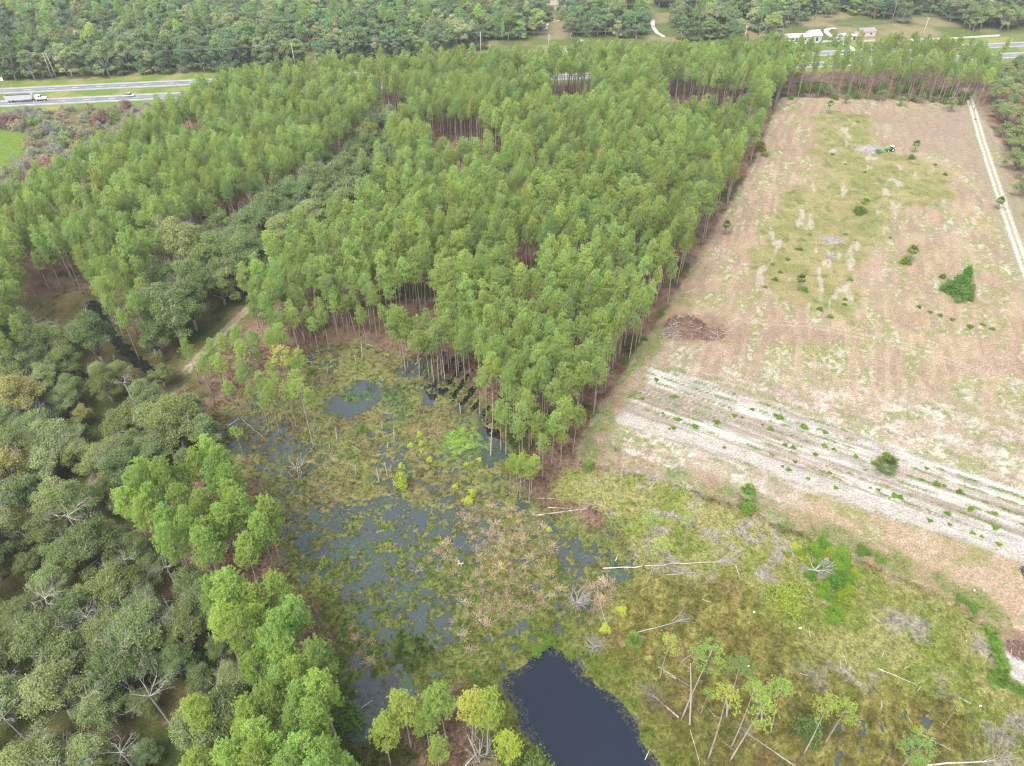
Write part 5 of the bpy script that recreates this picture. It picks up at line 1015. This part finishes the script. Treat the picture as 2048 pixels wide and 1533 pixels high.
# ------------------------------------------------------------------ vehicles
def wheel(e, x, y, r, w=.3, rim='metal', nm='wheel'):
    q = MB(); q.cyl((0, 0, 0), r, w); o = q.build('tyre' if False else nm, M['black'], e); o.location = (x, y, r)
    q = MB(); q.cyl((0, 0, 0), r*.55, w+.04, 10); q.build('rim', M[rim], o); return o
def car(name, x, y, rz, body, label, L=4.9, Wd=1.9, H=1.75, pickup=False, z=0, bed='dark'):
    e = empty(name, (x, y, z), rz); tag(e, label, 'car' if not pickup else 'pickup')
    h = L/2; b0 = .38; bh = H*.55
    mb = MB(); mb.prism([(-h, b0), (h-.15, b0), (h, b0+.3), (h-.05, bh-.12), (h-1.2, bh), (-h+.05, bh), (-h, bh-.2)], -Wd/2, Wd/2); mb.build('body', body, e)
    cb_ = (-h+.25 if not pickup else -.55)
    mb = MB(); mb.prism([(cb_, bh+.003), (h-1.25, bh+.003), (h-1.95, H-.06), (cb_+.3, H-.06)], -Wd/2+.10, Wd/2-.10); mb.build('window', M['glass'], e)
    mb = MB(); mb.box(cb_+.35, h-2.0, -Wd/2+.13, Wd/2-.13, H-.057, H+.02); mb.build('roof', body, e)
    if pickup: mb = MB(); mb.box(-h+.15, -.75, -Wd/2+.15, Wd/2-.15, bh+.002, bh+.02); mb.build('bed', M[bed], e)
    for sx in (-h+.95, h-.95):
        for sy in (-Wd/2+.12, Wd/2-.12): wheel(e, sx, sy, .36, .25)
    for sy in (-Wd/2+.3, Wd/2-.3): q = MB(); q.box(h-.10, h+.012, sy-.18, sy+.18, .62, .78); q.build('headlight', M['metal'], e); q = MB(); q.box(-h-.015, -h+.05, sy-.15, sy+.15, .6, .78); q.build('taillight', M['redpaint'], e)
    return e
def lane(px, py, o): x, y = P(px, py); s = (np.array([x, y])-_m2)@HD; return hw(s, o)
a = lane(259, 193, 1.85); car('pickup_truck', a[0], a[1], TH, M['white'], 'white pickup driving right on the near carriageway', 5.7, 2.0, 1.9, True, .06)
a = lane(391, 188, 1.85); car('parked_car', a[0], a[1], TH, M['white'], 'white car half hidden by treetops on the near carriageway', 4.7, 1.85, 1.6, z=.06)
a = P(2067, 1150); car('dark_vehicle', a[0], a[1], TH+math.pi-.35, M['dark'], 'black off road vehicle cut by the right edge beside the sandy strip', 4.6, 2.0, 1.9)
a = P(1116, 22); car('red_car', a[0], a[1], TH+1.3, M['redpaint'], 'red car parked beside the brown roofed house', 4.6, 1.85, 1.5)
a = P(1102, 42); M['blue'] = flat_mat('blue_side', (.12, .20, .40), .4, .1); car('boat_tow_car', a[0], a[1], TH-.4, M['white'], 'white vehicle parked on the lawn below the brown roofed house', 6.0, 2.1, 2.2, True, bed='blue')
# dump semi
tx = lane(55, 204, 1.85); e = empty('semi_truck', (tx[0], tx[1], .06), TH, .92); tag(e, 'long white semi truck with an open top trailer driving right on the near carriageway', 'truck')
tl = MB(); tl.prism([(-10.5, 1.15), (2.9, 1.35), (3.4, 3.7), (-10.9, 3.6)], -1.25, 1.25); trl = tl.build('trailer', M['metal'], e)
q = MB(); q.box(-10.5, 3.1, -1.0, 1.0, 3.655, 3.72); q.build('load', M['dark'], trl)
for k in range(9): q = MB(); q.box(-10+k*1.5, -9.88+k*1.5, -1.31, -1.252, 1.45, 3.55); q.build('rib', M['white'], trl)
q = MB(); q.prism([(3.0, 1.4), (3.25, 1.4), (3.75, 4.2), (3.45, 4.2)], -1.2, 1.2); q.build('headboard', M['white'], trl)
q = MB(); q.box(-2, 10.2, -.5, .5, .75, 1.10); q.build('chassis', M['dark'], e)
q = MB(); q.prism([(4.6, 1.11), (8.0, 1.11), (8.0, 2.2), (7.5, 3.0), (4.9, 3.3), (4.6, 3.2)], -1.15, 1.15); q.build('cab', M['white'], e)
q = MB(); q.prism([(8.005, 1.0), (10.4, 1.0), (10.5, 1.9), (8.005, 2.25)], -.85, .85); q.build('hood', M['white'], e)
q = MB(); q.prism([(7.56, 2.95), (7.62, 3.0), (8.12, 2.25), (8.05, 2.2)], -1.0, 1.0); q.build('windshield', M['glass'], e)
for s_ in (-1, 1): q = MB(); y0, y1 = sorted((s_*1.151, s_*1.17)); q.box(6.5, 7.5, y0, y1, 2.2, 2.85); q.build('window', M['glass'], e)
for x_ in (-9.3, -8.1, 3.9, 5.1, 9.3):
    for y_ in (-1.0, 1.0): wheel(e, x_, y_, .52, .4)
for s_ in (-.6, .6): q = MB(); q.box(10.42, 10.56, s_-.15, s_+.15, 1.2, 1.45); q.build('headlight', M['metal'], e)
# tractor
x, y = P(1780, 303); e = empty('tractor', (x, y, 0), 3.3); tag(e, 'green tractor with a white canopy and yellow wheels beside the grey brush pile', 'tractor')
q = MB(); q.prism([(-.9, .7), (1.9, .75), (1.9, 1.45), (.3, 1.6), (-.9, 1.3)], -.45, .45); q.build('body', M['green'], e)
q = MB(); q.box(-1.1, .4, -.75, .75, 2.35, 2.45); q.build('canopy', M['white'], e)
q = MB()
for sx in (-1.0, .3):
    for sy in (-.65, .65): q.tube([(sx, sy, 1.2), (sx, sy, 2.35)], .04, 5)
q.build('canopy_frame', M['black'], e); q = MB(); q.box(-.7, -.2, -.25, .25, 1.35, 1.75); q.build('seat', M['black'], e)
for sy in (-.85, .85): wheel(e, -.6, sy, .8, .4, 'yellow'); wheel(e, 1.5, sy*.85, .48, .3, 'yellow')
q = MB(); q.tube([(1.8, -.6, .9), (2.6, -.6, 1.1), (3.3, -.6, .4)], .08, 5); q.tube([(1.8, .6, .9), (2.6, .6, 1.1), (3.3, .6, .4)], .08, 5); q.prism([(3.2, .1), (4.0, .1), (3.9, .2), (3.3, .7)], -1.0, 1.0); q.build('loader', M['green'], e)
q = MB(); q.tube([(1.4, .2, 1.5), (1.4, .2, 2.2)], .04, 6); q.build('exhaust', M['black'], e)
# roadside sign
x, y = P(8, 172); e = empty('road_sign', (x, y, 0), TH); tag(e, 'white sign on a post on the verge at the left edge', 'sign'); q = MB(); q.tube([(0, 0, -.3), (0, 0, 4.2)], .07, 6); q.build('post', M['metal'], e); q = MB(); q.box(-.9, .9, -.1, -.072, 2.6, 4.4); q.build('panel', M['white'], e)
# ------------------------------------------------------------------ low plants: tufts over marsh, scrub, verges and forest floor
TF = [obj('ground_tuft', tuft_mesh(800+i, nb_t, L, w_, up, 'plain', .16, tip=0)) for i, (nb_t, L, w_, up) in enumerate([(16, .38, .06, .5), (22, .50, .055, .7), (14, .30, .08, .35)])]
for i, o in enumerate(TF):
    x, y = P(1400+60*i, 1250); o.location = (x, y, gz(x, y)); tag(o, 'low tuft of olive scrub growth in the open scrub', 'grass tuft', 'sample tufts of the scrub'); o.color = (.2, .2, .07, 1)
r = np.random.default_rng(31)
def area(n, pxr, pyr):
    px = r.uniform(*pxr, n); v = (r.uniform(*pyr, n)); a = (px-1024)/FPX; b_ = (v-766.5)/FPX; dz = -sP-b_*cP; t_ = -CAMH/dz; return a*t_, (cP-b_*sP)*t_
x1, y1 = area(105000, (420, 2090), (690, 1580)); x2, y2 = area(16000, (0, 2048), (200, 1300))
x = np.concatenate([x1, x2]); y = np.concatenate([y1, y2]); cc, zz, ww = ground(x, y)
fd = sdist(x, y, FIELD); pdn = sdist(x, y, POND); keep = (ww < .4) & (pdn < .3) & ((fd < 1) | ((cc[:, 1] > cc[:, 0]*.98) & (r.random(len(x)) < .6))) & (ldist(x, y, PATH) > 1.8) & (zz > -.2) & (sdist(x, y, BRSAND) < 0)
o_ = (x-_m2[0])*HX+(y-_m2[1])*HY; keep &= o_ < -12
x, y, cc, zz, fd = x[keep], y[keep], cc[keep], zz[keep], fd[keep]; n = len(x); print('tufts', n)
s = r.uniform(.4, 1.05, n)*np.where(fd > 0, .55, 1.0)*np.where(y < 140, 1, 1.2); br = r.uniform(.65, 1.35, (n, 1)); tn = np.ones((n, 4)); tn[:, :3] = np.clip(cc*br*np.array([1.2, 1.28, 1.05]), .02, 1)
scatter('ground_cover_tufts', [[o] for o in TF], np.stack([x, y, zz], -1), np.stack([np.zeros(n), np.zeros(n), r.uniform(0, 6.28, n)], -1), np.stack([s, s, s], -1), r.integers(0, 3, n), tn, 'low olive green and brown plants covering the marsh, the scrub and the forest floor', 'ground cover')

# floating and emergent water plants of the open marsh, weed fringe of the pond
x, y = area(90000, (440, 1330), (700, 1560)); cc, zz, ww = ground(x, y); pdn = sdist(x, y, POND)
fr = (pdn > -1.0) & (pdn < 1.3) & (r.random(len(x)) < .75-.35*pdn)
keep = ((ww > .5) & (pdn < -1) & (r.random(len(x)) < .25+.75*ss(.40, .62, fbm(x, y, 5, 3, 81)))) | fr
x, y, fr = x[keep], y[keep], fr[keep]; n = len(x); print('water plants', n)
q = fbm(x, y, 4, 3, 82)[:, None]; colw = np.where(q < .42, [[.13, .12, .07]], np.where(q < .56, [[.16, .19, .075]], [[.13, .24, .07]]))*r.uniform(.7, 1.3, (n, 1)); colw[fr] = np.array([.17, .165, .09])*r.uniform(.6, 1.3, (fr.sum(), 1))
tn = np.ones((n, 4)); tn[:, :3] = colw; s = r.uniform(.3, .75, n)
scatter('water_plants', [[o] for o in TF], np.stack([x, y, np.full(n, -.17)], -1), np.stack([np.zeros(n), np.zeros(n), r.uniform(0, 6.28, n)], -1), np.stack([s, s, s*.6], -1), r.integers(0, 3, n), tn, 'small floating and emergent green plants speckling the marsh water and fringing the dark pond', 'water plants')

# ------------------------------------------------------------------ the air between the camera and the far wood
hm = bpy.data.materials.new('haze'); hm.use_nodes = True; t = hm.node_tree; t.nodes.clear(); ou = t.nodes.new('ShaderNodeOutputMaterial'); pv = t.nodes.new('ShaderNodeVolumePrincipled')
pv.inputs['Color'].default_value = (.88, .94, 1.0, 1); pv.inputs['Density'].default_value = .00014; pv.inputs['Anisotropy'].default_value = .2; t.links.new(pv.outputs[0], ou.inputs['Volume'])
hb = MB(); hb.box(-3100, 3100, -450, 4300, -4, 128); hz = hb.build('haze', hm); tag(hz, kind='stuff', label='thin pale haze that softens the far wood and the highway', cat='haze')
